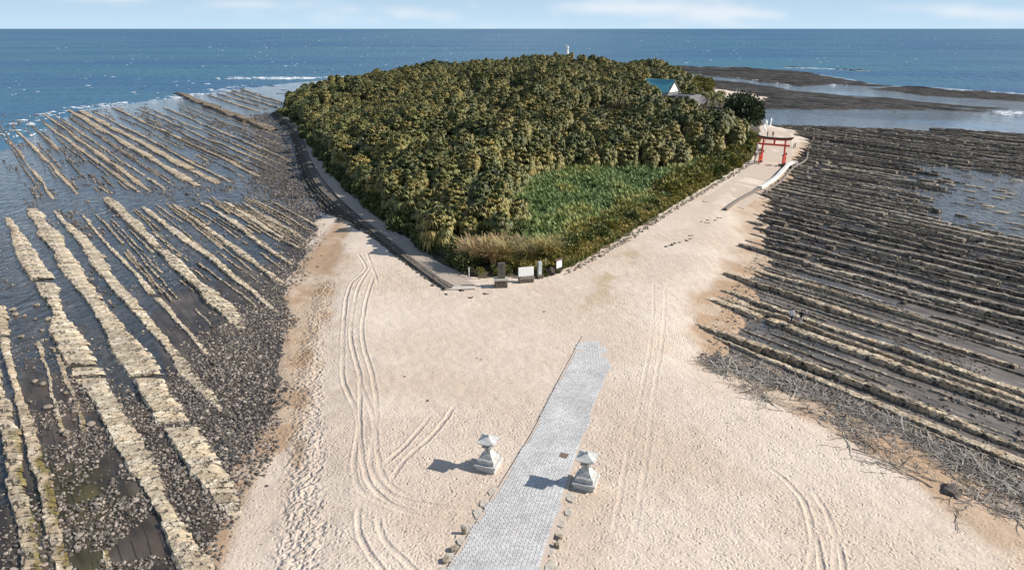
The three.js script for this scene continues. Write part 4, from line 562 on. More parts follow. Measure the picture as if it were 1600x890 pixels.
// ---------------------------------------------------------------- walkway, sea wall, fence, kerbs
function ribbon(line, half, yf, step = 1.2) { const pts = smoothLine(line, step), pos = [], uv = [], idx = []; pts.forEach(([x, z], i) => { const a = pts[Math.max(0, i - 1)], b = pts[Math.min(pts.length - 1, i + 1)], dx = b[0] - a[0], dz = b[1] - a[1], l = Math.hypot(dx, dz), h = typeof half === 'function' ? half(i / (pts.length - 1)) : half; for (const s of [-1, 1]) { const X = x - dz / l * h * s, Z = z + dx / l * h * s; pos.push(X, yf(X, Z), Z); uv.push(X / 3, Z / 3); } if (i) { const k = i * 2; idx.push(k - 2, k - 1, k, k - 1, k + 1, k); } }); const g = tri(pos, null, uv); g.setIndex(idx); g.computeVertexNormals(); return g; }
struct(mesh('walkway', ribbon(WALK.map(([x, z]) => [x - 0.3, z]), (t) => mix(1.2, 1.1, t), (x, z) => mix(0.80, 1.28, sstep(-80, -110, z))), std(0.42, 0.355, 0.295, 0.95, { map: grainTex })));
{
  const R = rng(55), pts = smoothLine(WALL, 0.62), cope = [], face = [];
  pts.forEach(([x, z], i) => { if (!i) return; const a = pts[i - 1], dx = x - a[0], dz = z - a[1], l = Math.hypot(dx, dz), ang = -Math.atan2(dz, dx), t = i / pts.length, h = mix(0.22, 0.85, sstep(0, 0.16, t)), y0 = 0.72 + 0.3 * sstep(0, 0.2, t); const nx = dz / l, nz = -dx / l;
    const put = (arr, w, hh, d, off, y) => { const g = new RoundedBoxGeometry(w, hh, d, 1, Math.min(w, hh, d) * 0.25); g.rotateX((R() - 0.5) * 0.2); g.rotateZ((R() - 0.5) * 0.2); g.rotateY(ang + (R() - 0.5) * 0.25); g.translate(x + nx * off, y, z + nz * off); arr.push(g); };
    put(cope, 0.6 + R() * 0.12, 0.3, 0.55, -0.1, y0 + 0.14 + R() * 0.08); put(cope, 0.6 + R() * 0.1, 0.3, 0.5, 0.4, y0 + 0.1 + R() * 0.08); if (i % 2) put(face, 0.7 + R() * 0.5, 0.45, 0.6, 0.75 + R() * 0.2, y0 - 0.18); put(face, 0.5 + R() * 0.5, 0.4 + R() * 0.2, 0.5, 1.1 + R() * 0.5, y0 - 0.5); if (t > 0.12) put(face, 0.5 + R() * 0.5, 0.35, 0.5, 1.7 + R() * 0.7, 0.2); });
  const w = group('sea_wall', 0, 0, 0); mesh('coping', merged(cope), std(0.19, 0.16, 0.135, 0.95, { map: stoneTex, bumpMap: rockBump, bumpScale: 0.05 }), w); mesh('stone_face', merged(face), std(0.13, 0.11, 0.09, 0.95, { map: stoneTex, bumpMap: rockBump, bumpScale: 0.05 }), w); tag(w, 'low dark stone sea wall curving along the shaded walkway', 'sea wall');
  // rail fence at the forest edge
  const F = smoothLine([[-4.2, -82.4], [-8.4, -88.4], [-16.6, -104], [-26.8, -125.3], [-38.5, -155]], 2), f = group('rail_fence', 0, 0, 0), fm = std(0.10, 0.075, 0.05, 0.9), rails = [[], []];
  F.forEach(([x, z], i) => { mesh('post', cyl(0.07, 0.06, 1.1, x, islandY(x, z) - 0.1, z, 7), fm, f); if (i) { const [a, b] = F[i - 1], dx = x - a, dz = z - b, l = Math.hypot(dx, dz); [0.5, 0.9].forEach((h) => { const g = new THREE.CylinderGeometry(0.045, 0.045, l, 6); g.rotateZ(Math.PI / 2); g.rotateY(-Math.atan2(dz, dx)); g.translate((x + a) / 2, h + (islandY(x, z) + islandY(a, b)) / 2, (z + b) / 2); mesh('rail', g, fm, f); }); } });
  tag(f, 'dark two-rail wooden fence along the shaded forest edge', 'fence');
  // loose stone edging on the sunny side, a painted parapet and a kerb by the gate
  const ed = smoothLine([[6.6, -84.4], [14.4, -95.4], [28.9, -119], [43.2, -141], [55, -159.5]], 0.42), eg = []; ed.forEach(([x, z]) => { for (let k = 0; k < 2; k++) { const a = x + R() * 1.1 - 0.3, b = z + (R() - 0.5) * 0.8, s = 0.1 + R() * 0.16; const g = stoneGeo(Math.floor(R() * 5), 0); g.scale(s * 1.5, s, s); g.rotateY(R() * 6); g.translate(a, sandBase(a, b) + 0.1, b); eg.push(g); } });
  stuff(mesh('edging_rubble', merged(eg), std(0.40, 0.34, 0.27, 0.95, { map: stoneTex })), 'line of pale loose rubble between the shrubs and the sand', 'rubble');
  const ribBar = (line, w, h, y, mat, name, label, cat, step) => { const pts = smoothLine(line, step), sh = new THREE.Shape(); sh.moveTo(-w / 2, 0); sh.lineTo(w / 2, 0); sh.lineTo(w / 2, h - 0.05); sh.lineTo(w / 2 - 0.05, h); sh.lineTo(-w / 2 + 0.05, h); sh.lineTo(-w / 2, h - 0.05); const pos = [], P = sh.getPoints(1); for (let i = 1; i < pts.length; i++) { const fr = (k) => { const a = pts[Math.max(0, k - 1)], b = pts[Math.min(pts.length - 1, k + 1)], l = Math.hypot(b[0] - a[0], b[1] - a[1]), nx = (b[1] - a[1]) / l, nz = -(b[0] - a[0]) / l; return P.map((v) => [pts[k][0] + nx * v.x, y + v.y, pts[k][1] + nz * v.x]); }; const A = fr(i - 1), B = fr(i); for (let j = 0; j < P.length; j++) { const j2 = (j + 1) % P.length; pos.push(...A[j], ...A[j2], ...B[j], ...A[j2], ...B[j2], ...B[j]); } if (i === 1) for (let j = 1; j < P.length - 1; j++) pos.push(...A[0], ...A[j], ...A[j + 1]); if (i === pts.length - 1) for (let j = 1; j < P.length - 1; j++) pos.push(...B[0], ...B[j], ...B[j + 1]); } const uv = []; for (let i = 0; i < pos.length; i += 3) uv.push(pos[i], pos[i + 2] + pos[i + 1]); return tag(mesh(name, tri(pos, null, uv), mat), label, cat); };
  ribBar([[48.9, -134.2], [52, -138.6], [56, -144.8], [60.5, -153], [65.5, -161.2], [66.8, -161.6]], 0.75, 0.6, 0.75, std(0.78, 0.76, 0.72, 0.8, { map: stoneTex }), 'parapet', 'white painted curved parapet beside the red gate', 'parapet', 0.8);
  ribBar([[37.2, -117.4], [42, -125], [48.6, -133.9]], 0.55, 0.42, 0.75, std(0.24, 0.2, 0.17, 0.95, { map: stoneTex }), 'stone_kerb', 'low grey stone kerb leading from the sand to the white parapet', 'kerb', 0.8);
  ribBar([[49.6, -133], [56.8, -143.8], [61.4, -152.2], [66, -160], [71, -167], [76, -178]], 0.35, 0.35, 0.4, std(0.25, 0.21, 0.18, 0.95, { map: stoneTex }), 'stone_revetment', 'rough stone footing below the white parapet', 'revetment', 0.8);
  struct(mesh('gate_path', ribbon([[38, -121.5], [44, -131.5], [53, -147], [60.4, -160.6], [66.5, -175], [75, -196], [82, -215]], (t) => mix(3.8, 4.4, t) - 1.2 * sstep(0.4, 1, t), (x, z) => sandBase(x, z) + 0.09), std(0.52, 0.43, 0.35, 0.95, { map: grainTex })));
  struct(mesh('concrete_apron', ribbon([[-4.4, -79.2], [-8.2, -78.9]], 0.55, (x, z) => 0.83), std(0.55, 0.5, 0.45, 0.95, { map: grainTex })));
}

// ---------------------------------------------------------------- monument and signs at the tip of the wood
{
  const rub = std(0.27, 0.22, 0.18, 0.95, { map: stoneTex, bumpMap: rockBump, bumpScale: 0.05 }), slate = std(0.13, 0.115, 0.095, 0.8, { map: stoneTex, bumpMap: rockBump, bumpScale: 0.01 }), dark = std(0.05, 0.042, 0.036, 0.8), white = std(0.80, 0.80, 0.78, 0.6), pale = std(0.46, 0.43, 0.39, 0.9, { map: stoneTex });
  const rubble = (w, h, d, seed) => { const P = rng(seed), l = [box(w - 0.12, h - 0.02, d - 0.12, 0, h / 2, 0)]; for (const [ax, n, len] of [['z', 1, w], ['z', -1, w], ['x', 1, d], ['x', -1, d]]) for (let y = 0.1; y < h - 0.04; y += 0.17) for (let s = -len / 2 + 0.1; s < len / 2 - 0.02; s += 0.19) { const g = stoneGeo(Math.floor(P() * 6), 0), k = 0.09 + P() * 0.035; g.scale(k * 1.15, k, k); g.rotateY(P() * 6); const off = (ax === 'z' ? d : w) / 2 - 0.05; ax === 'z' ? g.translate(s + (P() - 0.5) * 0.05, y, n * off) : g.translate(n * off, y, s); l.push(g); } return merged(l); };
  const m = group('stone_monument', -1.35, sandBase(-1.35, -79.7) - 0.02, -79.7, 0.12); mesh('rubble_plinth', rubble(1.5, 0.9, 1.1, 3), rub, m); mesh('cap_slab', box(1.7, 0.2, 1.25, 0, 1.0, 0, 0.03), pale, m); const st = mesh('inscribed_stone', box(0.92, 2.0, 0.36, 0.05, 2.105, 0, 0.04), slate, m); const gl = []; for (let k = 0; k < 6; k++) gl.push(box(0.14, 0.03, 0.012, 0.05, 2.85 - k * 0.27, 0.183), box(0.03, 0.15, 0.012, 0.05 + (k % 2) * 0.06 - 0.03, 2.78 - k * 0.27, 0.183), box(0.11, 0.025, 0.012, 0.06, 2.72 - k * 0.27, 0.183)); mesh('carved_characters', merged(gl), std(0.05, 0.045, 0.04, 0.9), st); tag(m, 'tall dark inscribed stone slab on a rubble plinth at the tip of the wood', 'monument');
  const b = group('signboard', 1.75, sandBase(1.75, -81.3) - 0.02, -81.3, 0.24); mesh('rubble_base', rubble(1.9, 0.62, 0.7, 5), rub, b); for (const x of [-0.7, 0.7]) mesh('post', box(0.1, 0.55, 0.1, x, 0.88, -0.1), dark, b); const bd = mesh('board', box(1.95, 1.15, 0.1, 0, 1.4, 0, 0.02), white, b); mesh('frame', box(2.03, 1.23, 0.05, 0, 1.4, -0.05), pale, bd); tag(b, 'wide blank white signboard raised on a rubble base', 'signboard');
  const p = group('stone_marker', 3.5, sandBase(3.5, -82.8) - 0.02, -82.8, 0.5); mesh('rubble_base', rubble(0.8, 0.5, 0.7, 9), rub, p); mesh('pillar', box(0.5, 1.75, 0.34, 0, 1.37, 0, 0.03), std(0.52, 0.56, 0.57, 0.8, { map: stoneTex }), p); const ch = []; for (let k = 0; k < 6; k++) ch.push(box(0.13, 0.025, 0.01, 0, 2.02 - k * 0.21, 0.172), box(0.025, 0.11, 0.01, 0.02, 1.98 - k * 0.21, 0.172)); mesh('carved_characters', merged(ch), std(0.2, 0.22, 0.24, 0.9), p); tag(p, 'narrow upright pale grey stone marker beside the white signboard', 'stone marker');
  const i = group('notice_board', 6.1, sandBase(6.1, -85) - 0.02, -85, 0.75); for (const x of [-0.55, 0.55]) mesh('post', box(0.12, 1.75, 0.12, x, 0.875, 0), dark, i); mesh('panel', box(0.97, 0.95, 0.05, 0, 1.15, 0.02), white, i); mesh('roof', merged([box(1.45, 0.06, 0.4, 0, 1.78, 0)]), std(0.14, 0.09, 0.07, 0.8), i); const tx = []; for (let k = 0; k < 5; k++) tx.push(box(0.7 - (k % 2) * 0.15, 0.02, 0.006, -0.03, 1.5 - k * 0.14, 0.05)); mesh('printed_lines', merged(tx), std(0.35, 0.38, 0.42, 0.8), i); tag(i, 'small white notice panel between two dark posts by the shrubs', 'notice board');
  const r = mesh('leaning_rock', stoneGeo(14, 2), std(0.085, 0.07, 0.055, 0.95, { map: stoneTex, bumpMap: rockBump, bumpScale: 0.06 })); r.position.set(4.9, sandBase(4.9, -83.9) + 0.45, -83.9); r.scale.set(0.75, 1.0, 0.6); r.rotation.z = 0.5; tag(r, 'dark angular rock between the stone marker and the notice panel', 'rock');
  const w = group('marker_post', -5.5, islandY(-5.5, -83.2), -83.2); mesh('pole', cyl(0.055, 0.055, 1.15), white, w); mesh('cap', box(0.16, 0.12, 0.16, 0, 1.2, 0), white, w); tag(w, 'short white post in front of the dark bushes', 'post');
  const w2 = group('marker_post', 4.35, islandY(4.4, -84.8) - 0.1, -84.8); mesh('pole', cyl(0.035, 0.03, 1.9, 0, 0, 0, 8), std(0.6, 0.52, 0.4, 0.9), w2); mesh('cap', cyl(0.045, 0.035, 0.06, 0, 1.9, 0, 8), std(0.5, 0.45, 0.36, 0.9), w2); tag(w2, 'thin pale pole standing in the grass behind the dark rock', 'pole');
  // bare branch above the grasses
  const br = new THREE.TubeGeometry(new THREE.CatmullRomCurve3([V3(0, 0, 0), V3(-0.5, 1.2, 0), V3(-0.8, 2.3, 0.1), V3(-0.4, 3.1, 0.1), V3(0.2, 3.5, 0)]), 16, 0.07, 6); const bo = mesh('bare_branch', br, std(0.45, 0.38, 0.28, 0.95)); bo.position.set(-5.8, islandY(-5.8, -87.5), -87.5); tag(bo, 'bare curved pale branch rising above the dark bushes', 'branch');
}

// ---------------------------------------------------------------- the gate
{
  const red = std(0.66, 0.085, 0.05, 0.5), blk = std(0.03, 0.035, 0.032, 0.6), X = 60.6, Z = -160.9, t = group('torii_gate', X, sandBase(X, Z) + 0.05, Z, -0.56);
  for (const s of [-1, 1]) {
    const g = cyl(0.24, 0.2, 5.9, 0, 0, 0, 16); g.rotateZ(s * 0.035); g.translate(s * 2.62, 0, 0); const pl = mesh('pillar', g, red, t); const sl = cyl(0.36, 0.34, 0.75, s * 2.62, 0, 0, 16); mesh('sleeve', sl, blk, pl);
    for (const d of [-1, 1]) { const q = mesh('support_pillar', box(0.26, 2.55, 0.26, s * 2.62, 1.27, d * 1.35), red, t); mesh('sleeve', box(0.38, 0.55, 0.38, s * 2.62, 0.275, d * 1.35), blk, q); const rf = squareLathe([[0, 2.55], [0.3, 2.55], [0.26, 2.68], [0.04, 2.86], [0, 2.86]], blk, 'cap', q); rf.position.set(s * 2.62, 0, d * 1.35); }
    for (const y of [1.0, 2.1]) mesh('brace', box(0.13, 0.24, 3.1, s * 2.62, y, 0), red, t);
  }
  mesh('tie_beam', box(7.0, 0.42, 0.26, 0, 4.65, 0), red, t); mesh('centre_strut', box(0.42, 0.82, 0.2, 0, 5.27, 0), red, t);
  const curve = (y0, half, h, d, c, mat, name) => { const n = 20, pos = []; const P = (u, a, b) => [u * half, y0 + c * u * u * Math.abs(u) + a * h, b * d]; for (let i = 0; i < n; i++) { const u0 = i / n * 2 - 1, u1 = (i + 1) / n * 2 - 1, ring = (u) => [P(u, 0, -1), P(u, 0, 1), P(u, 0.8, 1.1), P(u, 1, 0), P(u, 0.8, -1.1)], A = ring(u0), B = ring(u1); for (let j = 0; j < 5; j++) { const k = (j + 1) % 5; pos.push(...A[j], ...A[k], ...B[j], ...A[k], ...B[k], ...B[j]); } if (i === 0) for (let j = 1; j < 4; j++) pos.push(...A[0], ...A[j], ...A[j + 1]); if (i === n - 1) for (let j = 1; j < 4; j++) pos.push(...B[0], ...B[j], ...B[j + 1]); } mesh(name, tri(pos), mat, t); };
  curve(5.68, 3.75, 0.3, 0.2, 0.32, red, 'lower_lintel'); curve(5.985, 4.05, 0.36, 0.32, 0.36, blk, 'top_lintel');
  tag(t, 'red four-legged torii gate with a black curved top beam over the path', 'torii gate');
  // banners
  const cloth = std(0.8, 0.8, 0.8, 0.9), pole = std(0.55, 0.55, 0.55, 0.6);
  const banner = (x, z, h, a, label, grp) => { const b = group('banner', x, sandBase(x, z), z, a); mesh('pole', merged([cyl(0.03, 0.025, h, 0, 0, 0, 8), box(0.62, 0.03, 0.03, 0.28, h - 0.06, 0)]), pole, b); const g = new THREE.PlaneGeometry(0.5, h * 0.6, 6, 14), p = g.attributes.position; for (let i = 0; i < p.count; i++) p.setZ(i, 0.05 * Math.sin(p.getX(i) * 7 + p.getY(i) * 2.2)); g.computeVertexNormals(); g.translate(0.31, h * 0.64, 0); mesh('cloth', g, cloth, b); tag(b, label, 'banner', grp); };
  banner(57.7, -163.6, 4.4, 0.2, 'tall white banner beside the red gate pillar next to the shrubs'); for (const [x, z, h] of [[72.6, -203, 3.6], [74.6, -206.5, 4.2], [75.8, -210.5, 4], [78.2, -213, 4.2]]) banner(x, z, h, 0.4, 'tall white banner on the shore path behind the red gate', 'white banners behind the red gate');
  const lp = group('wooden_lamp', 56.2, sandBase(56.2, -159.9), -159.9, -0.5); mesh('post', box(0.16, 1.9, 0.16, 0, 0.95, 0), std(0.1, 0.075, 0.05, 0.8), lp); mesh('lamp_box', box(0.5, 0.55, 0.5, 0, 2.15, 0), std(0.22, 0.19, 0.15, 0.8), lp); squareLathe([[0, 2.43], [0.45, 2.43], [0.06, 2.75], [0, 2.75]], std(0.06, 0.05, 0.04, 0.8), 'roof', lp); tag(lp, 'dark wooden lamp with little roof at the path edge before the gate', 'lamp');
  for (const [x, z] of [[74.8, -184.5], [76, -186.5]]) { const q = group('stone_bollard', x, sandBase(x, z), z); mesh('shaft', cyl(0.16, 0.13, 1.1), std(0.3, 0.27, 0.24, 0.9), q); mesh('cap', cyl(0.19, 0.06, 0.2, 0, 1.1, 0), std(0.3, 0.27, 0.24, 0.9), q); tag(q, 'grey stone bollard on the sandy verge past the red gate', 'bollard', 'bollards past the red gate'); }
}
// ---------------------------------------------------------------- shrine buildings
{
  const teal = std(0.11, 0.36, 0.41, 0.5), grey = std(0.115, 0.112, 0.115, 0.85), greyB = std(0.17, 0.145, 0.135, 0.9), white = std(0.75, 0.72, 0.68, 0.9), dk = std(0.07, 0.065, 0.06, 0.8), woodm = std(0.2, 0.1, 0.06, 0.8);
  // gable roof with the ridge along local x; ribs as separate battens
  function gable(root, name, L, W, y, H, mat, over, ribs) { const t = 0.22, sl = Math.hypot(W / 2, H), out = mesh(name, (() => { const l = []; for (const s of [-1, 1]) { const g = box(L, t, sl + over, 0, 0, 0); g.translate(0, 0, s * (sl + over) / 2); g.rotateX(s * Math.atan2(H, W / 2)); g.translate(0, y + H, 0); l.push(g); } l.push(box(L + 0.1, 0.4, 0.5, 0, y + H + 0.12, 0)); return merged(l); })(), mat, root); if (ribs) for (const s of [-1, 1]) for (let x = -L / 2 + 0.3; x < L / 2; x += ribs) { const g = box(0.08, 0.08, sl + over); g.translate(x, t / 2 + 0.04, s * (sl + over) / 2); g.rotateX(s * Math.atan2(H, W / 2)); g.translate(0, y + H, 0); mesh('roof_rib', g, mat, out); } return out; }
  const pediment = (root, x, W, y, H, mat) => { const s = new THREE.Shape(); s.moveTo(-W / 2, 0); s.lineTo(W / 2, 0); s.lineTo(0, H); const g = new THREE.ExtrudeGeometry(s, { depth: 0.12, bevelEnabled: false }); g.rotateY(Math.PI / 2); g.translate(x, y, 0); return mesh('gable_wall', g, mat, root); };
  const a = group('shrine_hall', 58.5, 0.9, -283, -0.7);
  mesh('wall', box(11, 4.6, 9.4, 0, 2.3, 0), white, a); gable(a, 'roof', 12.6, 9.6, 6.2, 4.2, teal, 0.3, 0.7); const pd = pediment(a, 6.0, 8.8, 6.2, 3.9, white); for (const z of [-1.4, 1.4]) mesh('vent', box(0.1, 0.35, 0.5, 6.14, 6.7, z), dk, pd); for (const s of [-1, 1]) { const bb = box(0.22, 0.45, 6.7); bb.translate(0, 0, s * 3.3); bb.rotateX(s * Math.atan2(4.2, 4.8)); bb.translate(6.35, 10.35, 0); mesh('barge_board', bb, dk, a); }
  const hip = squareLathe([[0, 4.5], [1, 4.5], [0.66, 6.3], [0, 6.3]], grey, 'lower_roof', a); hip.scale.set(8.2, 1, 7.2);
  const gl = box(3.4, 0.2, 4.2); gl.rotateX(-0.72); gl.translate(-4.6, 8.35, 2.9); mesh('annex_roof', gl, std(0.62, 0.72, 0.72, 0.4), a); mesh('door', box(0.1, 2.6, 2.2, 5.54, 1.3, 0), woodm, a); tag(a, 'shrine hall with a teal metal gable roof rising from the palms', 'building');
  const b = group('worship_hall', 64, 1.0, -262, -0.7); mesh('wall', box(10, 4, 12, 0, 2, 0), woodm, b); const h2 = squareLathe([[0, 3.8], [1.05, 3.8], [0.52, 6.6], [0, 6.6]], grey, 'roof', b); h2.scale.set(6.6, 1, 8); mesh('ridge_cap', box(6.6, 0.4, 0.5, 0, 6.75, 0), dk, b); const po = gable(b, 'porch_roof', 5, 4.6, 4.3, 1.9, dk, 0.4, 0); po.position.set(-2.5, 0, 7.6); mesh('porch_wall', box(4.2, 4.3, 3.6, -2.5, 2.15, 7.6), woodm, b); tag(b, 'grey hipped shrine roof with a dark little porch gable below the teal roof', 'building');
  const c = group('shrine_office', 62.5, 1.0, -226, -0.85); mesh('wall', box(16, 3.4, 8, 0, 1.7, 0), white, c); gable(c, 'roof', 18, 9.4, 3.4, 2.5, greyB, 0.6, 0.9); tag(c, 'long low brown grey roof beside the round evergreen tree', 'building');
}
// ---------------------------------------------------------------- lighthouse
{
  const X = 38, Z = -500, y = islandY(X, Z) + 4.4, l = group('lighthouse', X, y, Z), w = std(0.82, 0.82, 0.8, 0.6); mesh('tower', merged([cyl(1.35, 0.62, 10.4, 0, 0, 0, 16)]), w, l); mesh('gallery', merged([cyl(1.1, 1.1, 0.2, 0, 10.4, 0, 16), ...Array.from({ length: 8 }, (_, k) => cyl(0.03, 0.03, 0.9, Math.cos(k * 0.785) * 1.02, 10.6, Math.sin(k * 0.785) * 1.02, 5))]), w, l); mesh('lantern_room', cyl(0.55, 0.5, 1.3, 0.35, 10.6, 0, 12), w, l); mesh('mast', merged([cyl(0.16, 0.13, 2.6, -0.85, 10.6, 0, 8), box(0.5, 0.18, 0.18, -0.75, 11, 0)]), w, l); mesh('annex', box(3.4, 9.0, 2.6, 2.2, -4, 0), w, l); tag(l, 'small white lighthouse above the palm canopy on the skyline', 'lighthouse');
}
// ---------------------------------------------------------------- people
function person(x, y, z, turn, top, legs, hair, pose, label) {
  const J = { hip: [0, 0.93, 0], chest: [0, 1.30, 0.02], neck: [0, 1.45, 0.02], head: [0, 1.60, 0.05] };
  const st = pose.stride ?? 0.2, bones = [];
  const B = (a, b, r0, r1, tag) => bones.push([a, b, r0, r1, tag]);
  B(J.hip, J.chest, 0.135, 0.155, 't'); B([-0.07, 0.9, 0], [0.07, 0.9, 0], 0.12, 0.12, 'l'); B([-0.13, 1.39, 0], [0.13, 1.39, 0], 0.085, 0.085, 't'); B(J.chest, J.neck, 0.09, 0.055, 't'); B(J.neck, [0, 1.53, 0.03], 0.05, 0.05, 's'); B([0, 1.58, 0.04], [0, 1.64, 0.03], 0.082, 0.09, 's'); B([0, 1.57, 0.12], [0, 1.585, 0.135], 0.014, 0.012, 's');
  for (const s of [-1, 1]) {
    const f = s * st, knee = [s * 0.095, 0.49, f * 0.62 + 0.04], ank = [s * 0.095, 0.09, f - 0.02]; B([s * 0.09, 0.88, 0], knee, 0.085, 0.058, 'l'); B(knee, ank, 0.056, 0.04, 'l'); B(ank, [s * 0.1, 0.045, f + 0.15], 0.042, 0.035, 'f');
    const el = [s * 0.245, 1.13, -f * 0.45 - 0.03], wr = pose.bent && s === pose.bent ? [s * 0.16, 1.18, 0.22] : [s * 0.25, 0.90, -f * 0.75 + 0.06]; B([s * 0.185, 1.385, 0], el, 0.058, 0.045, 't'); B(el, wr, 0.043, 0.033, 't'); B(wr, [wr[0], wr[1] - 0.07, wr[2] + 0.02], 0.032, 0.034, 's');
    pose['w' + s] = wr;
  }
  const N = 72, mc = new MarchingCubes(N, new THREE.MeshStandardMaterial(), false, false, 60000), S = 0.95, half = N / 2, field = mc.field; mc.isolation = 0;
  const dist = (px, py, pz, b) => { const [a, c, r0, r1] = b, ex = c[0] - a[0], ey = c[1] - a[1], ez = c[2] - a[2], t = clamp(((px - a[0]) * ex + (py - a[1]) * ey + (pz - a[2]) * ez) / (ex * ex + ey * ey + ez * ez), 0, 1); return Math.hypot(px - a[0] - ex * t, py - a[1] - ey * t, pz - a[2] - ez * t) - mix(r0, r1, t); };
  for (let k = 0; k < N; k++) for (let j = 0; j < N; j++) for (let i = 0; i < N; i++) { const px = (i - half) / half * S, py = (j - half) / half * S + 0.88, pz = (k - half) / half * S; let d = 1; for (const b of bones) { const e = dist(px, py, pz, b), h = Math.max(0.03 - Math.abs(d - e), 0) / 0.03; d = Math.min(d, e) - h * h * 0.0075; } field[k * N * N + j * N + i] = -d; }
  mc.update(); const n = mc.count, pos = [], nor = [], col = [];
  for (let i = 0; i < n; i++) { const px = mc.positionArray[i * 3] * S, py = mc.positionArray[i * 3 + 1] * S + 0.88, pz = mc.positionArray[i * 3 + 2] * S; pos.push(px, py, pz); nor.push(-mc.normalArray[i * 3], -mc.normalArray[i * 3 + 1], -mc.normalArray[i * 3 + 2]); let best = 9, tg = 's'; for (const b of bones) { const e = dist(px, py, pz, b); if (e < best) { best = e; tg = b[4]; } } col.push(...(tg === 't' ? top : tg === 'l' ? legs : tg === 'f' ? [0.05, 0.05, 0.05] : [0.45, 0.29, 0.2])); }
  const parts = [tri(pos, null, null, col)];
  for (const s of [-1, 1]) { const w = pose['w' + s]; for (let q = 0; q < 5; q++) { const th = q === 4, a = V3(w[0] + (th ? -s * 0.02 : (q - 1.5) * 0.004), w[1] - (th ? 0.04 : 0.08), w[2] + (th ? 0.045 : (q - 1.5) * 0.018 + 0.02)), L = [0.065, 0.075, 0.07, 0.055, 0.05][q]; const g = new THREE.TubeGeometry(new THREE.CatmullRomCurve3([a, V3(a.x - s * 0.004, a.y - L * 0.55, a.z + 0.008), V3(a.x - s * 0.022, a.y - L, a.z + 0.014)]), 4, 0.009, 5).toNonIndexed(); g.deleteAttribute('uv'); parts.push(colored(g, () => [0.45, 0.29, 0.2])); } }
  const P = group('person', x, y, z, turn); mesh('body', mergeGeometries(parts), new THREE.MeshStandardMaterial({ vertexColors: true, roughness: 0.85, side: THREE.DoubleSide }), P);
  const hg = new THREE.SphereGeometry(0.102, 16, 12, 0, 6.2832, 0, 1.9); hg.scale(0.95, 1.05, 1.1); hg.rotateX(-0.5); hg.translate(0, 1.635, 0.022); mesh('hair', hg, std(hair[0], hair[1], hair[2], 0.7), P);
  if (pose.skirt) mesh('skirt', (() => { const g = new THREE.CylinderGeometry(0.16, 0.26, 0.55, 16, 1, true); g.translate(0, 0.72, 0); return g; })(), std(...pose.skirt, 0.9), P);
  tag(P, label, 'person'); return P;
}
person(30.35, 0.5, -69.0, 2.4, [0.75, 0.75, 0.77], [0.035, 0.04, 0.09], [0.012, 0.01, 0.01], { stride: 0.24 }, 'person in white top and navy trousers walking on the rock ridge');
person(31.2, 0.48, -68.6, 2.5, [0.02, 0.022, 0.022], [0.42, 0.40, 0.38], [0.012, 0.01, 0.01], { stride: 0.12, bent: 1 }, 'person in black jacket and pale trousers beside the white-topped walker');
person(75.0, sandBase(75, -201), -201, 2.8, [0.03, 0.03, 0.035], [0.05, 0.05, 0.07], [0.012, 0.01, 0.01], { stride: 0.18 }, 'person in dark clothes walking behind the red gate beyond its beam');
person(73.6, sandBase(73.6, -201.5), -201.5, 0.3, [0.12, 0.13, 0.15], [0.10, 0.10, 0.12], [0.012, 0.01, 0.01], { stride: 0.1 }, 'person in grey clothes beside the banners behind the red gate');

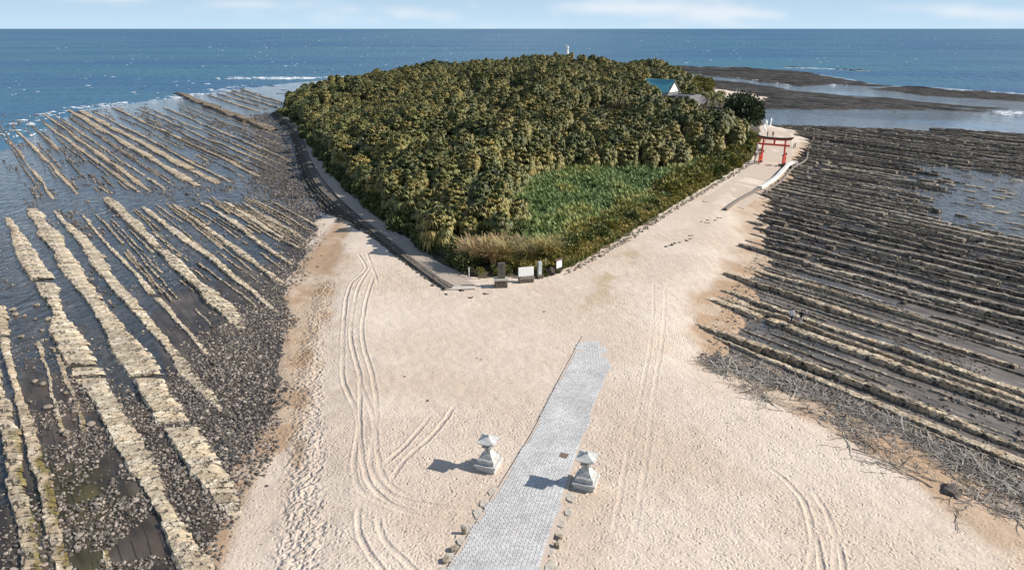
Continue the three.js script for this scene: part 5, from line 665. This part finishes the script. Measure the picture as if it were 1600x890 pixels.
// ---------------------------------------------------------------- surf and whitecaps
{
  const P = rng(3), pos = []; const blob = (seed) => { const S = rng(seed), n = 14, p = [], c = [0, 0.12, 0], ring = []; for (let i = 0; i < n; i++) { const a = i / n * 6.283, r = 0.6 + S() * 0.55; ring.push([Math.cos(a) * r, -0.02, Math.sin(a) * r * 0.5]); } for (let i = 0; i < n; i++) { const a = ring[i], b = ring[(i + 1) % n], am = [a[0] * 0.6, 0.08 + S() * 0.06, a[2] * 0.6], bm = [b[0] * 0.6, 0.1, b[2] * 0.6]; p.push(...c, ...bm, ...am, ...am, ...bm, ...b, ...am, ...b, ...a); } return tri(p); };
  const foam = std(0.82, 0.85, 0.87, 0.9), R = rng(77), caps = [];
  for (let i = 0; i < 1100; i++) { const z = -330 - Math.pow(R(), 1.6) * 3000, x = (R() - 0.5) * 2 * (Math.abs(z) * 0.8 + 40); if (sdf(REEF, x, z) > -8) continue; if (fbm(x * 0.004, z * 0.008, 2) < -0.25) continue; const s = (0.22 + R() * R() * 1.0) * (1 + Math.max(0, -z - 800) / 1200); caps.push([x, 0.3, z, s * 1.7, 1.1 + s * 0.3, s * 0.9, 0, (R() - 0.5) * 0.7, 0, 1, 1, 1]); }
  stuff(instances('whitecaps', blob(5), foam, caps), 'scattered white crests on the open sea', 'waves');
  const surf = [];
  const spray = (line, wid, n, s0) => { for (let i = 0; i < n; i++) { const [x, z] = lerpLine(line, R()), s = s0 * (0.4 + R() * R() * 1.4); surf.push([x + (R() - 0.5) * wid * 1.6, 0.05 + R() * 0.08, z + (R() - 0.5) * wid, s * 1.6, 0.5 + R() * 0.7, s * 0.8, 0, -0.3 + (R() - 0.5) * 1.3, 0, 1, 1, 1]); } };
  spray([[-163, -224], [-167, -248], [-178, -278]], 9, 46, 1.0); spray([[-180, -286], [-172, -296], [-166, -312]], 7, 44, 1.2); spray([[-161, -322], [-157, -345], [-152, -352]], 8, 70, 1.2); spray([[-157, -362], [-150, -382], [-150, -420]], 9, 40, 1.2); spray([[-176, -466], [-156, -462], [-130, -466]], 20, 240, 2.0); spray([[-125, -470], [-104, -480]], 10, 40, 1.4);
  spray([[226, -592], [246, -572], [276, -538]], 8, 90, 1.6); spray([[195, -277], [188, -266]], 6, 60, 1.2); spray([[205, -385], [232, -374], [250, -352]], 5, 36, 1.0); spray([[130, -505], [150, -456], [158, -402]], 3, 30, 0.9); spray([[183, -412], [207, -404]], 4, 30, 1.0); spray([[-150, -205], [-155, -225]], 8, 24, 0.8);
  stuff(instances('surf', blob(6), foam, surf), 'broken white surf along the seaward edge of the reef', 'surf');
  const rk = std(0.09, 0.075, 0.065, 0.9, { map: rockTex }); for (const [x, z, l, a, lb] of [[232, -591, 9, 0.9, 'low black rock awash in surf beyond the far shelf'], [262, -556, 14, 0.9, 'long black rock awash on the open sea side of the shelf'], [145, -219, 13, 0.6, 'dark weedy rock bar in the mouth of the lagoon']]) { const g = mergeGeometries([0, 1, 2, 3, 4].map((k) => { const q = stoneGeo(20 + k, 2); q.scale(l * 0.3, 0.9 + (k % 2) * 0.4, 1.8); q.translate((k - 2) * l * 0.4, 0, Math.sin(k * 3) * 0.8); return q; })); const o = mesh('sea_rock', g, rk); o.position.set(x, 0, z); o.rotation.y = -a; tag(o, lb, 'rock'); }
}
renderer.render(scene, camera);
